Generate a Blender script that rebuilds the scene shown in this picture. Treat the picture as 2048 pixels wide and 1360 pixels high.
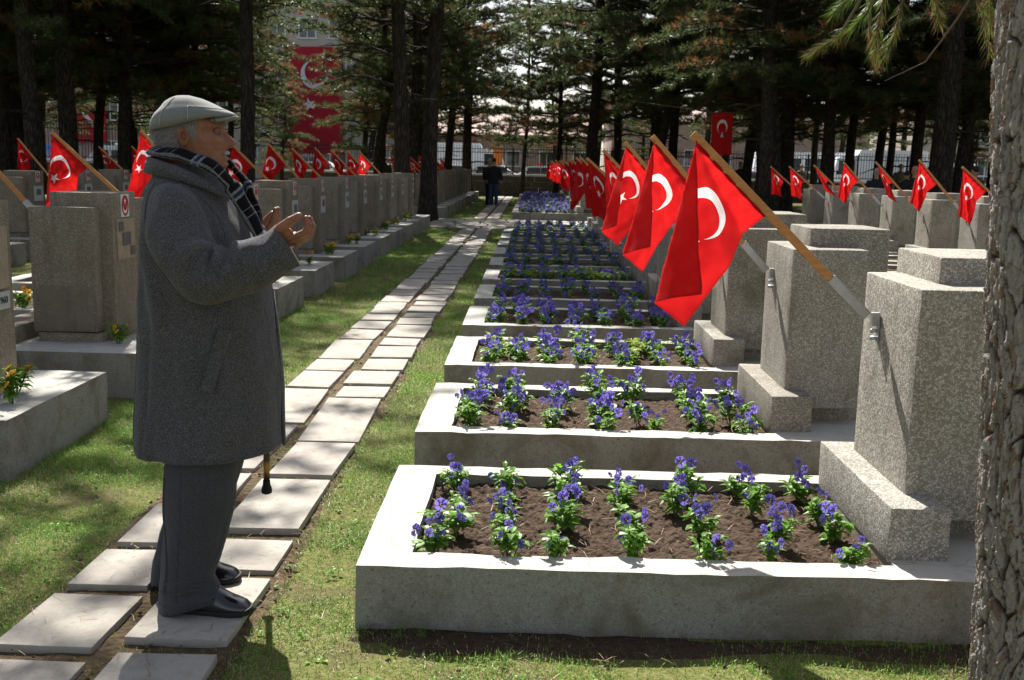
import bpy, bmesh, math, random
import numpy as np
from mathutils import Vector, Matrix, Euler, noise as mnoise
random.seed(7)
RNG = np.random.default_rng(11)
R = math.radians
S = bpy.context.scene
for o in list(bpy.data.objects):
    bpy.data.objects.remove(o)

# ------------------------------------------------------------------ camera, sky, sun, exposure
cam_d = bpy.data.cameras.new('camera')
cam = bpy.data.objects.new('camera', cam_d)
S.collection.objects.link(cam)
cam_d.sensor_width = 36.0
cam_d.lens = 36.0 * 2100 / 2048
cam_d.clip_start = 0.05
cam_d.clip_end = 2000
cam_d.dof.use_dof = True
cam_d.dof.focus_distance = 4.4
cam_d.dof.aperture_fstop = 9.0
YAW, PITCH, ROLL = 0.016268956, 0.165521517, 0.021
cam.matrix_world = Matrix.Translation((0, 0, 1.5)) @ Matrix.Rotation(YAW, 4, 'Z') @ Matrix.Rotation(math.pi/2 - PITCH, 4, 'X') @ Matrix.Rotation(ROLL, 4, 'Z')
S.camera = cam

SUN_DIR = Vector((-0.25, 1.0, 1.10)).normalized()      # towards the sun
sun_elev = math.asin(SUN_DIR.z)
sun_az = math.atan2(SUN_DIR.x, SUN_DIR.y)               # clockwise from +Y
W = bpy.data.worlds.new('World'); S.world = W; W.use_nodes = True
wn = W.node_tree
for n in list(wn.nodes): wn.nodes.remove(n)
sky = wn.nodes.new('ShaderNodeTexSky'); sky.sky_type = 'NISHITA'; sky.sun_disc = False
sky.sun_elevation = sun_elev; sky.sun_rotation = sun_az
sky.air_density = 1.0; sky.dust_density = 1.6; sky.ozone_density = 1.0
hsv = wn.nodes.new('ShaderNodeHueSaturation'); hsv.inputs['Saturation'].default_value = 0.55   # the camera's white balance
bg = wn.nodes.new('ShaderNodeBackground'); bg.inputs['Strength'].default_value = 0.07
wo = wn.nodes.new('ShaderNodeOutputWorld')
wn.links.new(sky.outputs[0], hsv.inputs['Color']); wn.links.new(hsv.outputs[0], bg.inputs[0]); wn.links.new(bg.outputs[0], wo.inputs[0])
sd = bpy.data.lights.new('sun', 'SUN'); sd.energy = 5.0; sd.angle = R(0.55); sd.color = (1.0, 0.965, 0.90)
sun = bpy.data.objects.new('sun', sd); S.collection.objects.link(sun)
sun.rotation_euler = (-SUN_DIR).to_track_quat('-Z', 'Y').to_euler()
sun.location = (0, 0, 30)
S.view_settings.view_transform = 'Standard'; S.view_settings.look = 'None'
S.view_settings.gamma = 1.0; S.view_settings.exposure = 1.2
S.view_settings.use_curve_mapping = False
S.render.engine = 'CYCLES'
S.cycles.max_bounces = 6; S.cycles.transparent_max_bounces = 6
S.cycles.diffuse_bounces = 3; S.cycles.glossy_bounces = 2; S.cycles.transmission_bounces = 3
try:
    S.cycles.use_denoising = True
except Exception: pass

# ------------------------------------------------------------------ helpers
COL = S.collection
def link(o): COL.objects.link(o); return o
def tag(o, label=None, cat=None, group=None, kind=None):
    if label: o['label'] = label
    if cat: o['category'] = cat
    if group: o['group'] = group
    if kind: o['kind'] = kind
    return o
def thing(name, label, cat, loc=(0, 0, 0), rotz=0.0, group=None):
    o = bpy.data.objects.new(name, None); link(o)
    o.empty_display_size = .1
    o.location = loc; o.rotation_euler = (0, 0, rotz)
    return tag(o, label, cat, group)
def obj(name, me, parent=None, loc=None, rot=None, scale=None):
    o = bpy.data.objects.new(name, me); link(o)
    if parent is not None: o.parent = parent
    if loc is not None: o.location = loc
    if rot is not None: o.rotation_euler = rot
    if scale is not None: o.scale = scale if hasattr(scale, '__len__') else (scale,)*3
    return o
def dup(root, loc, rotz=None, label=None, scale=None):
    r = root.copy(); link(r); r.location = loc
    if rotz is not None: r.rotation_euler = (r.rotation_euler[0], r.rotation_euler[1], rotz)
    if scale is not None: r.scale = scale if hasattr(scale, '__len__') else (scale,)*3
    if label: r['label'] = label
    for ch in list(root.children):
        c = ch.copy(); link(c); c.parent = r
        for g in list(ch.children):
            d = g.copy(); link(d); d.parent = c
    return r

class G:
    """collects polygons for ONE mesh"""
    def __init__(s): s.v=[]; s.f=[]; s.m=[]; s.uv=[]; s.n=0; s.has_uv=False
    def add(s, verts, faces, mat=0, uvs=None):
        verts = np.asarray(verts, float).reshape(-1, 3)
        s.v.append(verts)
        for i, f in enumerate(faces):
            s.f.append([int(a)+s.n for a in f]); s.m.append(mat)
            if uvs is not None:
                s.has_uv=True; s.uv.append([uvs[a] for a in f])
            else: s.uv.append([(0., 0.)]*len(f))
        s.n += len(verts)
        return s
    def box(s, c, size, mat=0, rot=None):
        hx, hy, hz = [a/2 for a in size]
        v = np.array([(-hx,-hy,-hz),(hx,-hy,-hz),(hx,hy,-hz),(-hx,hy,-hz),(-hx,-hy,hz),(hx,-hy,hz),(hx,hy,hz),(-hx,hy,hz)])
        if rot is not None: v = v @ np.array(Euler(rot).to_matrix()).T
        return s.add(v+np.array(c), [(3,2,1,0),(4,5,6,7),(0,1,5,4),(1,2,6,5),(2,3,7,6),(3,0,4,7)], mat)
    def tube(s, path, rad, n=8, mat=0, cap=True, flat=None):
        path=np.asarray(path,float); k=len(path)
        rad=np.full(k,rad) if np.isscalar(rad) else np.asarray(rad,float)
        rings=[]; up=None
        for i in range(k):
            t=path[min(i+1,k-1)]-path[max(i-1,0)]; t=t/(np.linalg.norm(t)+1e-9)
            if up is None:
                a=np.array([0,0,1.]) if abs(t[2])<.9 else np.array([1.,0,0])
            else: a=up
            u=a-t*(a@t); u/=np.linalg.norm(u)+1e-9; up=u; w=np.cross(t,u)
            ph=np.linspace(0,2*math.pi,n,endpoint=False)
            rings.append(path[i]+rad[i]*(np.outer(np.cos(ph),u)*(1 if flat is None else flat)+np.outer(np.sin(ph),w)))
        return s.loft(rings, mat, cap)
    def loft(s, rings, mat=0, cap=True, closed=True):
        k=len(rings); n=len(rings[0]); v=np.vstack(rings); f=[]
        m = n if closed else n-1
        for i in range(k-1):
            for j in range(m):
                j2=(j+1)%n
                f.append((i*n+j,i*n+j2,(i+1)*n+j2,(i+1)*n+j))
        if cap and closed:
            f.append(tuple(range(n-1,-1,-1))); f.append(tuple(range((k-1)*n,k*n)))
        return s.add(v,f,mat)
    def ball(s, c, r, n=10, k=7, mat=0):
        r=np.array(r if hasattr(r,'__len__') else (r,)*3); rings=[]
        for i in range(k):
            t=math.pi*(i+.02*(k-1)/(k-1) if 0<i<k-1 else (0.02*(k-1) if i==0 else (k-1)-.02*(k-1)))/(k-1)
            ph=np.linspace(0,2*math.pi,n,endpoint=False)
            rings.append(np.array(c)+np.stack([np.sin(t)*np.cos(ph)*r[0],np.sin(t)*np.sin(ph)*r[1],-np.cos(t)*np.ones(n)*r[2]],1))
        return s.loft(rings,mat)
    def mesh(s, name, mats, smooth=False):
        me=bpy.data.meshes.new(name)
        v=np.vstack(s.v) if s.v else np.zeros((0,3))
        me.from_pydata(v.tolist(),[],s.f)
        for m in (mats if isinstance(mats,(list,tuple)) else [mats]): me.materials.append(m)
        me.polygons.foreach_set('material_index', s.m)
        if s.has_uv:
            uv=me.uv_layers.new(name='UVMap'); flat=[c for f in s.uv for p in f for c in p]
            uv.data.foreach_set('uv', flat)
        if smooth: me.polygons.foreach_set('use_smooth',[True]*len(me.polygons))
        me.update()
        return me
    def build(s, name, mats, parent=None, smooth=False, **k):
        return obj(name, s.mesh(name, mats, smooth), parent, **k)

def tri_mesh(name, verts, mats, midx=None, col=None):
    """fast mesh of loose triangles; verts (T,3,3); col (T,3) face colour repeated per vertex"""
    T=len(verts); me=bpy.data.meshes.new(name)
    me.vertices.add(T*3); me.vertices.foreach_set('co', verts.reshape(-1).astype(np.float32))
    me.loops.add(T*3); me.loops.foreach_set('vertex_index', np.arange(T*3,dtype=np.int32))
    me.polygons.add(T); me.polygons.foreach_set('loop_start', np.arange(0,T*3,3,dtype=np.int32))
    me.polygons.foreach_set('loop_total', np.full(T,3,dtype=np.int32))
    for m in mats: me.materials.append(m)
    if midx is not None: me.polygons.foreach_set('material_index', midx.astype(np.int32))
    me.update(calc_edges=True)
    if col is not None:
        a=me.color_attributes.new('tone','FLOAT_COLOR','POINT')
        c=np.ones((T*3,4),np.float32); c[:,:3]=np.repeat(col,3,axis=0); a.data.foreach_set('color', c.reshape(-1))
    return me

def remesh(g, name, mats, voxel, smooth_it=3, factor=.5):
    """one continuous skin over overlapping lofts"""
    me=g.mesh('tmp',[]); o=bpy.data.objects.new('tmp',me); link(o)
    m=o.modifiers.new('r','REMESH'); m.mode='VOXEL'; m.voxel_size=voxel; m.use_smooth_shade=True
    if smooth_it:
        q=o.modifiers.new('s','SMOOTH'); q.iterations=smooth_it; q.factor=factor
    dg=bpy.context.evaluated_depsgraph_get(); dg.update()
    out=bpy.data.meshes.new_from_object(o.evaluated_get(dg)); out.name=name
    bpy.data.objects.remove(o); bpy.data.meshes.remove(me)
    out.materials.clear()
    for mm in (mats if isinstance(mats,(list,tuple)) else [mats]): out.materials.append(mm)
    out.polygons.foreach_set('use_smooth',[True]*len(out.polygons))
    return out

def vnoise(P, seed=0):
    """value noise in [-1,1], P (N,3)"""
    P=np.asarray(P,float); i=np.floor(P).astype(np.int64); f=P-i; f=f*f*(3-2*f)
    def h(a):
        n=(a[:,0]*374761393+a[:,1]*668265263+a[:,2]*2147483647+seed*1274126177)&0x7fffffff
        n=((n^(n>>13))*1274126177)&0x7fffffff; n=(n^(n>>16))&0xffff
        return n/32767.5-1
    r=0
    for dx in (0,1):
        for dy in (0,1):
            for dz in (0,1):
                w=(f[:,0] if dx else 1-f[:,0])*(f[:,1] if dy else 1-f[:,1])*(f[:,2] if dz else 1-f[:,2])
                r=r+w*h(i+np.array([dx,dy,dz]))
    return r
def fbm(P, oct=4, seed=0):
    r=0; a=1.; t=0
    for k in range(oct):
        r=r+a*vnoise(np.asarray(P)*2.0**k, seed+k); t+=a; a*=.5
    return r/t
def voro2(P, seed=0):
    """F1,F2 of jittered grid cells, P (N,2)"""
    P=np.asarray(P,float); i=np.floor(P).astype(np.int64); best=np.full(len(P),9.); sec=np.full(len(P),9.); idc=np.zeros(len(P))
    for dx in (-1,0,1):
        for dy in (-1,0,1):
            c=i+np.array([dx,dy])
            n=(c[:,0]*73856093^c[:,1]*19349663^seed*83492791)&0x7fffffff
            n=((n^(n>>13))*1274126177)&0x7fffffff
            jx=(n&0xff)/255.; jy=((n>>8)&0xff)/255.; idv=((n>>16)&0xff)/255.
            d=np.hypot(c[:,0]+jx-P[:,0], c[:,1]+jy-P[:,1])
            m=d<best
            sec=np.where(m,best,np.minimum(sec,d)); idc=np.where(m,idv,idc); best=np.where(m,d,best)
    return best,sec,idc

def block(name, mat, x0,x1,y0,y1,z0,z1, bevel=.006, wob=.0025, seed=0, cell=.09):
    """a cast block: bevelled and slightly uneven"""
    bm=bmesh.new()
    bmesh.ops.create_cube(bm,size=1)
    for v in bm.verts:
        v.co=Vector(((x0+x1)/2+v.co.x*(x1-x0),(y0+y1)/2+v.co.y*(y1-y0),(z0+z1)/2+v.co.z*(z1-z0)))
    finish_block(bm,bevel,wob,seed,cell)
    me=bpy.data.meshes.new(name); bm.to_mesh(me); bm.free(); me.materials.append(mat)
    me.polygons.foreach_set('use_smooth',[True]*len(me.polygons))
    try: me.set_sharp_from_angle(angle=R(50))
    except Exception: pass
    return me
def finish_block(bm,bevel,wob,seed,cell):
    bmesh.ops.bevel(bm,geom=[e for e in bm.edges if e.calc_face_angle(0)>.5],offset=bevel,segments=2,affect='EDGES',profile=.6)
    for _ in range(5):
        long=[e for e in bm.edges if e.calc_length()>cell*1.5]
        if not long: break
        bmesh.ops.subdivide_edges(bm,edges=long,cuts=1,use_grid_fill=True)
    off=Vector((seed*7.3,seed*3.1,seed*1.7))
    if wob:
        for v in bm.verts:
            n=mnoise.noise_vector(v.co*9+off)*.6+mnoise.noise_vector(v.co*30+off)*.4
            v.co+=n*wob
    bmesh.ops.recalc_face_normals(bm,faces=bm.faces)
def ring_block(name, mat, x0,x1,y0,y1, ix0,ix1,iy0,iy1, z0,z1, bevel=.007, wob=.004, seed=0):
    bm=bmesh.new()
    def q(z): return [[bm.verts.new((x,y,z)) for x,y in ((x0,y0),(x1,y0),(x1,y1),(x0,y1))],[bm.verts.new((x,y,z)) for x,y in ((ix0,iy0),(ix1,iy0),(ix1,iy1),(ix0,iy1))]]
    lo=q(z0); hi=q(z1)
    for i in range(4):
        j=(i+1)%4
        bm.faces.new((lo[0][i],lo[0][j],hi[0][j],hi[0][i]))
        bm.faces.new((hi[1][i],hi[1][j],lo[1][j],lo[1][i]))
        bm.faces.new((hi[0][i],hi[0][j],hi[1][j],hi[1][i]))
        bm.faces.new((lo[0][j],lo[0][i],lo[1][i],lo[1][j]))
    finish_block(bm,bevel,wob,seed,.1)
    me=bpy.data.meshes.new(name); bm.to_mesh(me); bm.free(); me.materials.append(mat)
    me.polygons.foreach_set('use_smooth',[True]*len(me.polygons))
    try: me.set_sharp_from_angle(angle=R(50))
    except Exception: pass
    return me
ORD=['first','second','third','fourth','fifth','sixth','seventh','eighth','ninth','tenth','eleventh','twelfth','thirteenth','fourteenth','fifteenth','sixteenth','seventeenth','eighteenth','nineteenth','twentieth']

# ------------------------------------------------------------------ materials
class M_:
    def __init__(s,name):
        s.m=bpy.data.materials.new(name); s.m.use_nodes=True; s.t=s.m.node_tree
        s.b=s.t.nodes['Principled BSDF']; s.out=s.t.nodes['Material Output']
        s.b.inputs['Roughness'].default_value=.8
        s.b.inputs['Specular IOR Level'].default_value=.3
    def n(s,k,**kw):
        x=s.t.nodes.new(k)
        for a,b in kw.items():
            if a in x.inputs: x.inputs[a].default_value=b
            else: setattr(x,a,b)
        return x
    def l(s,a,b): s.t.links.new(a,b)
    def coord(s,rand=False,kind='Object'):
        tc=s.n('ShaderNodeTexCoord').outputs[kind]
        if not rand: return tc
        oi=s.n('ShaderNodeObjectInfo'); mul=s.n('ShaderNodeMath',operation='MULTIPLY'); mul.inputs[1].default_value=37.
        s.l(oi.outputs['Random'],mul.inputs[0])
        ad=s.n('ShaderNodeVectorMath',operation='ADD'); s.l(tc,ad.inputs[0]); s.l(mul.outputs[0],ad.inputs[1]); return ad.outputs[0]
    def noise(s,co,scale,detail=4,rough=.6,dist=0.):
        x=s.n('ShaderNodeTexNoise'); s.l(co,x.inputs['Vector']); x.inputs['Scale'].default_value=scale; x.inputs['Detail'].default_value=detail; x.inputs['Roughness'].default_value=rough; x.inputs['Distortion'].default_value=dist
        return x.outputs['Fac']
    def ramp(s,fac,stops):
        x=s.n('ShaderNodeValToRGB'); e=x.color_ramp.elements
        while len(e)<len(stops): e.new(.5)
        for i,(p,c) in enumerate(stops):
            e[i].position=p; e[i].color=(*c,1) if len(c)==3 else c
        s.l(fac,x.inputs[0]); return x.outputs[0]
    def mix(s,fac,a,b,mode='MIX'):
        x=s.n('ShaderNodeMix',data_type='RGBA',blend_type=mode)
        for v,i in ((fac,0),(a,6),(b,7)):
            if hasattr(v,'links'): s.l(v,x.inputs[i])
            elif i==0: x.inputs[0].default_value=v
            else: x.inputs[i].default_value=(*v,1)
        return x.outputs[2]
    def math(s,op,a,b=0.,c=None):
        x=s.n('ShaderNodeMath',operation=op)
        for i,v in enumerate((a,b) if c is None else (a,b,c)):
            if hasattr(v,'links'): s.l(v,x.inputs[i])
            else: x.inputs[i].default_value=v
        return x.outputs[0]
    def bump(s,h,strength=.3,dist=.01):
        x=s.n('ShaderNodeBump'); x.inputs['Strength'].default_value=strength; x.inputs['Distance'].default_value=dist
        s.l(h,x.inputs['Height']); s.l(x.outputs[0],s.b.inputs['Normal'])
    def col(s,c):
        if hasattr(c,'links'): s.l(c,s.b.inputs['Base Color'])
        else: s.b.inputs['Base Color'].default_value=(*c,1)
        return s
    def set(s,**k):
        for a,b in k.items(): s.b.inputs[a.replace('_',' ')].default_value=b
        return s
def flat(name,c,rough=.7,metal=0.,var=.12,scale=30,spec=.3):
    m=M_(name); co=m.coord(); f=m.noise(co,scale)
    m.col(m.ramp(f,[(.25,tuple(x*(1-var) for x in c)),(.75,tuple(min(1,x*(1+var)) for x in c))]))
    m.set(Roughness=rough,Metallic=metal,Specular_IOR_Level=spec); return m.m
def leafy(name,c,trans=.4,rough=.5,attr=None,var=.3,spec=.3):
    """thin leaf: reflects and lets light through"""
    m=M_(name)
    if attr:
        a=m.n('ShaderNodeAttribute'); a.attribute_name=attr; base=a.outputs['Color']
    else:
        f=m.noise(m.coord(True),14,3); base=m.ramp(f,[(.3,tuple(x*(1-var) for x in c)),(.7,tuple(x*(1+var) for x in c))])
    m.col(base); m.set(Roughness=rough,Specular_IOR_Level=spec)
    t=m.n('ShaderNodeBsdfTranslucent'); m.l(base,t.inputs['Color'])
    mx=m.n('ShaderNodeMixShader'); mx.inputs[0].default_value=trans
    m.l(m.b.outputs[0],mx.inputs[1]); m.l(t.outputs[0],mx.inputs[2]); m.l(mx.outputs[0],m.out.inputs[0])
    return m.m

def terrazzo(name, matrix, chips, scale=70, chipamt=.42, stain=(.16,.13,.09), stainamt=.55, moss=0., bump=.35):
    m=M_(name); co=m.coord(True)
    wob=m.n('ShaderNodeTexNoise'); m.l(co,wob.inputs['Vector']); wob.inputs['Scale'].default_value=scale*.7; wob.inputs['Detail'].default_value=1
    mx=m.n('ShaderNodeMix',data_type='VECTOR'); 
    sc=m.n('ShaderNodeVectorMath',operation='SCALE'); m.l(wob.outputs['Color'],sc.inputs[0]); sc.inputs['Scale'].default_value=.012
    ad=m.n('ShaderNodeVectorMath',operation='ADD'); m.l(co,ad.inputs[0]); m.l(sc.outputs[0],ad.inputs[1])
    v=m.n('ShaderNodeTexVoronoi',feature='F1'); m.l(ad.outputs[0],v.inputs['Vector']); v.inputs['Scale'].default_value=scale
    ve=m.n('ShaderNodeTexVoronoi',feature='DISTANCE_TO_EDGE'); m.l(ad.outputs[0],ve.inputs['Vector']); ve.inputs['Scale'].default_value=scale
    edge=m.n('ShaderNodeMapRange'); m.l(ve.outputs['Distance'],edge.inputs[0]); edge.inputs[1].default_value=.06; edge.inputs[2].default_value=.16
    sep=m.n('ShaderNodeSeparateColor'); m.l(v.outputs['Color'],sep.inputs[0])
    ischip=m.math('GREATER_THAN',sep.outputs[0],1-chipamt)
    chipf=m.math('MULTIPLY',ischip,edge.outputs[0])
    chipcol=m.ramp(sep.outputs[1],[(0,tuple(x*.62 for x in chips)),(.5,chips),(1,tuple(min(.8,x*1.25) for x in chips))])
    fine=m.noise(co,220,3,.7)
    mat=m.mix(m.math('MULTIPLY',fine,.9),matrix,tuple(x*.45 for x in matrix))
    base=m.mix(chipf,mat,chipcol)
    big=m.noise(co,2.6,5,.65); 
    f1=m.n('ShaderNodeMapRange'); m.l(big,f1.inputs[0]); f1.inputs[1].default_value=.42; f1.inputs[2].default_value=.72; f1.inputs[4].default_value=stainamt
    base=m.mix(f1.outputs[0],base,m.mix(.65,base,stain))
    mid=m.noise(co,11,4,.6); f2=m.n('ShaderNodeMapRange'); m.l(mid,f2.inputs[0]); f2.inputs[1].default_value=.5; f2.inputs[2].default_value=.75; f2.inputs[4].default_value=.35
    base=m.mix(f2.outputs[0],base,m.mix(.5,base,tuple(x*.35 for x in matrix)))
    mps=m.n('ShaderNodeMapping'); m.l(co,mps.inputs[0]); mps.inputs['Scale'].default_value=(1,1,.12); st=m.noise(mps.outputs[0],16,5,.7); f4=m.n('ShaderNodeMapRange'); m.l(st,f4.inputs[0]); f4.inputs[1].default_value=.52; f4.inputs[2].default_value=.70; f4.inputs[4].default_value=.5
    base=m.mix(f4.outputs[0],base,m.mix(.55,base,tuple(x*.5 for x in stain)))
    oi=m.n('ShaderNodeObjectInfo'); var=m.ramp(oi.outputs['Random'],[(0,(.80,.78,.74)),(.5,(.95,.95,.95)),(1,(1.0,.97,.92))]); base=m.mix(1.0,base,var,'MULTIPLY')
    if moss:
        g=m.noise(co,3.7,5,.7,.6); f3=m.n('ShaderNodeMapRange'); m.l(g,f3.inputs[0]); f3.inputs[1].default_value=.53; f3.inputs[2].default_value=.68; f3.inputs[4].default_value=moss
        base=m.mix(f3.outputs[0],base,(.06,.055,.022))
    m.col(base); m.set(Roughness=.85,Specular_IOR_Level=.25)
    h=m.math('ADD',m.math('MULTIPLY',chipf,.6),m.math('MULTIPLY',fine,.7))
    m.bump(h,bump,.004)
    return m.m
MT={}
MT['stone']=terrazzo('terrazzo_stone',(.31,.288,.245),(.48,.45,.40),165,.6,(.15,.115,.07),.6,.5)
MT['stone_near']=terrazzo('terrazzo_coarse',(.335,.315,.275),(.53,.505,.455),128,.72,(.2,.17,.12),.45,.3,.55)
MT['stone_brown']=terrazzo('terrazzo_brown',(.285,.245,.19),(.42,.375,.30),195,.55,(.12,.08,.04),.65,.25)
MT['kerb']=terrazzo('kerb_concrete',(.40,.375,.325),(.52,.5,.45),95,.35,(.2,.165,.12),.38,.15,.28)
MT['kerb_top']=terrazzo('kerb_cap',(.66,.64,.585),(.72,.7,.65),120,.25,(.42,.38,.32),.3,0,.18)
# the kerb carries pale rendered tops and mossy rough sides
def kerb_mat():
    m=M_('kerb_rendered'); co=m.coord(True)
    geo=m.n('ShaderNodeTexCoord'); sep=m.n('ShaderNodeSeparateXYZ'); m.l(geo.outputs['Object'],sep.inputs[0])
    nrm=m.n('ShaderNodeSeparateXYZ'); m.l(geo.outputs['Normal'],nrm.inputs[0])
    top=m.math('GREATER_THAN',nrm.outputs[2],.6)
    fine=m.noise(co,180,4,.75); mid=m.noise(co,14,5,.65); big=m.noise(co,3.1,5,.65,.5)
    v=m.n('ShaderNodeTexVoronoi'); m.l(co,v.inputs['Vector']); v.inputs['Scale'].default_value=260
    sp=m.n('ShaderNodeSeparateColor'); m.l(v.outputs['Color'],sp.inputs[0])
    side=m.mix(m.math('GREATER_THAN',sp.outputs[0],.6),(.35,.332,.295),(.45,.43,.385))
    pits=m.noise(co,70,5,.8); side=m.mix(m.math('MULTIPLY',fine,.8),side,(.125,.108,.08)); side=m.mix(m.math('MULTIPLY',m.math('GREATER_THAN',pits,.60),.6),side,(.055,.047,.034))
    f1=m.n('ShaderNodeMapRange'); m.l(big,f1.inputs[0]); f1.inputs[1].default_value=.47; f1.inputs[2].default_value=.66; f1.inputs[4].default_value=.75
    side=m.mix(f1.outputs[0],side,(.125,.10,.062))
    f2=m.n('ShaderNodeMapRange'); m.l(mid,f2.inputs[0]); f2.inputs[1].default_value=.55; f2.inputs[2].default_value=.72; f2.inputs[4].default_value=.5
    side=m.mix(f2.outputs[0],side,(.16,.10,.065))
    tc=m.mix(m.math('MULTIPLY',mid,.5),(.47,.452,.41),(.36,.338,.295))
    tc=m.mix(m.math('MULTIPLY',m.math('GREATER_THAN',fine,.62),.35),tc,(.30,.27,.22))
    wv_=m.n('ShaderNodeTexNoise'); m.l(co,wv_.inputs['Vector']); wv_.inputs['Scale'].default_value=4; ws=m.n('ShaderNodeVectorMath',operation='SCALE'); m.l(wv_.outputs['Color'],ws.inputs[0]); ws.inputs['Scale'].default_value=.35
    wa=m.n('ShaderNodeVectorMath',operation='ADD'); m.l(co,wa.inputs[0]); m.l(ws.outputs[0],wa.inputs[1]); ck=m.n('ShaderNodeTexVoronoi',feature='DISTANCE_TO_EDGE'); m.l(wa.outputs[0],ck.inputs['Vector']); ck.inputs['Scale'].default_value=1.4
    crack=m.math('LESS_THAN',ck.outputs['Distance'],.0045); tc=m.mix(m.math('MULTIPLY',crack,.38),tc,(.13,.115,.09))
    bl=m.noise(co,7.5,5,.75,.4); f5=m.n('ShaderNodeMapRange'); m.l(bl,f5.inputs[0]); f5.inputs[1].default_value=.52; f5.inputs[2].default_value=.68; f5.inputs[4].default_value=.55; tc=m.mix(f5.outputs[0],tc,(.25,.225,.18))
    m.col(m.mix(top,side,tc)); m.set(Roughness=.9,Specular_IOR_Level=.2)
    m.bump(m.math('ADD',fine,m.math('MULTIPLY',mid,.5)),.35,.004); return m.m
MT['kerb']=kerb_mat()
def slab_mat():
    m=M_('slab_stone'); co=m.coord(True); f=m.noise(co,6,6,.7); g=m.noise(co,120,3,.7); h=m.noise(co,24,4,.7)
    c=m.ramp(f,[(.28,(.27,.245,.212)),(.55,(.41,.38,.335)),(.78,(.31,.29,.262))])
    c=m.mix(m.math('MULTIPLY',g,.35),c,(.25,.21,.17))
    c=m.mix(m.math('MULTIPLY',m.math('GREATER_THAN',h,.63),.5),c,(.24,.19,.14))
    m.col(c); m.bump(m.math('ADD',g,h),.3,.004); m.set(Roughness=.9,Specular_IOR_Level=.2); return m.m
MT['slab']=slab_mat()
def soil_mat(name,a,b,c,scale=40):
    m=M_(name); co=m.coord(True); f=m.noise(co,scale,6,.75); g=m.noise(co,5,4)
    v=m.n('ShaderNodeTexVoronoi'); m.l(co,v.inputs['Vector']); v.inputs['Scale'].default_value=scale*1.6
    k=m.ramp(f,[(.3,a),(.55,b),(.8,c)]); k=m.mix(m.math('MULTIPLY',g,.4),k,a)
    m.col(k); m.bump(m.math('SUBTRACT',f,m.math('MULTIPLY',v.outputs['Distance'],.6)),.9,.02); m.set(Roughness=.95,Specular_IOR_Level=.1); return m.m
MT['soil']=soil_mat('bed_soil',(.045,.029,.019),(.095,.065,.045),(.17,.125,.09),34)
MT['earth']=soil_mat('path_earth',(.06,.042,.024),(.14,.10,.06),(.26,.20,.13),22)
def ground_mat():
    m=M_('lawn_ground'); co=m.coord(); f=m.noise(co,3.2,6,.7); g=m.noise(co,38,5,.75)
    c=m.ramp(g,[(.3,(.07,.075,.022)),(.5,(.135,.145,.04)),(.75,(.26,.225,.12))])
    c=m.mix(m.math('MULTIPLY',m.math('GREATER_THAN',f,.56),.6),c,(.13,.10,.055))
    m.col(c); m.bump(g,.8,.02); m.set(Roughness=.95,Specular_IOR_Level=.1); return m.m
MT['ground']=ground_mat()
def bark(name,a,b,c,scale=1.0):
    m=M_(name); co=m.coord(True)
    mp=m.n('ShaderNodeMapping'); m.l(co,mp.inputs[0]); mp.inputs['Scale'].default_value=(15*scale,15*scale,2.6*scale)
    wn_=m.n('ShaderNodeTexNoise'); m.l(mp.outputs[0],wn_.inputs['Vector']); wn_.inputs['Scale'].default_value=1.6; wn_.inputs['Detail'].default_value=5
    wm=m.n('ShaderNodeVectorMath',operation='SCALE'); m.l(wn_.outputs['Color'],wm.inputs[0]); wm.inputs['Scale'].default_value=1.3
    wa=m.n('ShaderNodeVectorMath',operation='ADD'); m.l(mp.outputs[0],wa.inputs[0]); m.l(wm.outputs[0],wa.inputs[1])
    v=m.n('ShaderNodeTexVoronoi',feature='DISTANCE_TO_EDGE'); m.l(wa.outputs[0],v.inputs['Vector']); v.inputs['Scale'].default_value=1.3
    f=m.noise(mp.outputs[0],5,6,.75); 
    k=m.ramp(f,[(.3,a),(.55,b),(.8,c)])
    ed=m.n('ShaderNodeMapRange'); m.l(v.outputs['Distance'],ed.inputs[0]); ed.inputs[2].default_value=.30
    k=m.mix(ed.outputs[0],tuple(x*.45 for x in a),k)
    m.col(k); m.bump(m.math('ADD',ed.outputs[0],f),.9,.03); m.set(Roughness=.95,Specular_IOR_Level=.12); return m.m
MT['bark']=bark('pine_bark',(.045,.035,.028),(.10,.082,.068),(.17,.15,.13))
def bark_near():
    m=M_('pine_bark_plates'); a=m.n('ShaderNodeAttribute'); a.attribute_name='tone'
    co=m.coord(); mp=m.n('ShaderNodeMapping'); m.l(co,mp.inputs[0]); mp.inputs['Scale'].default_value=(1,1,.3)
    f=m.noise(mp.outputs[0],95,7,.8); g=m.noise(mp.outputs[0],260,4,.7)
    k=m.mix(m.math('MULTIPLY',f,.75),a.outputs['Color'],m.mix(.7,a.outputs['Color'],(.07,.042,.028)))
    k=m.mix(m.math('MULTIPLY',m.math('GREATER_THAN',g,.6),.35),k,(.5,.48,.46))
    m.col(k); m.bump(m.math('ADD',f,m.math('MULTIPLY',g,.6)),.95,.016); m.set(Roughness=.95,Specular_IOR_Level=.15); return m.m
MT['bark_near']=bark_near()
MT['needle']=leafy('pine_needles_green',(.088,.115,.042),.45,.45,None,.45)
MT['needle_b']=leafy('pine_needles_brown',(.23,.115,.05),.42,.6,None,.4)
MT['needle_near']=leafy('pine_needles_fresh',(.11,.17,.03),.45,.4,None,.4)
MT['twig']=flat('twig_bark',(.12,.085,.06),.9)
MT['grass']=leafy('grass_blades',None,.35,.5,'tone')
MT['leaf']=leafy('pansy_leaf',(.16,.32,.04),.5,.45,None,.5,.3)
MT['stem']=leafy('pansy_stem',(.12,.2,.05),.3)
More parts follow.
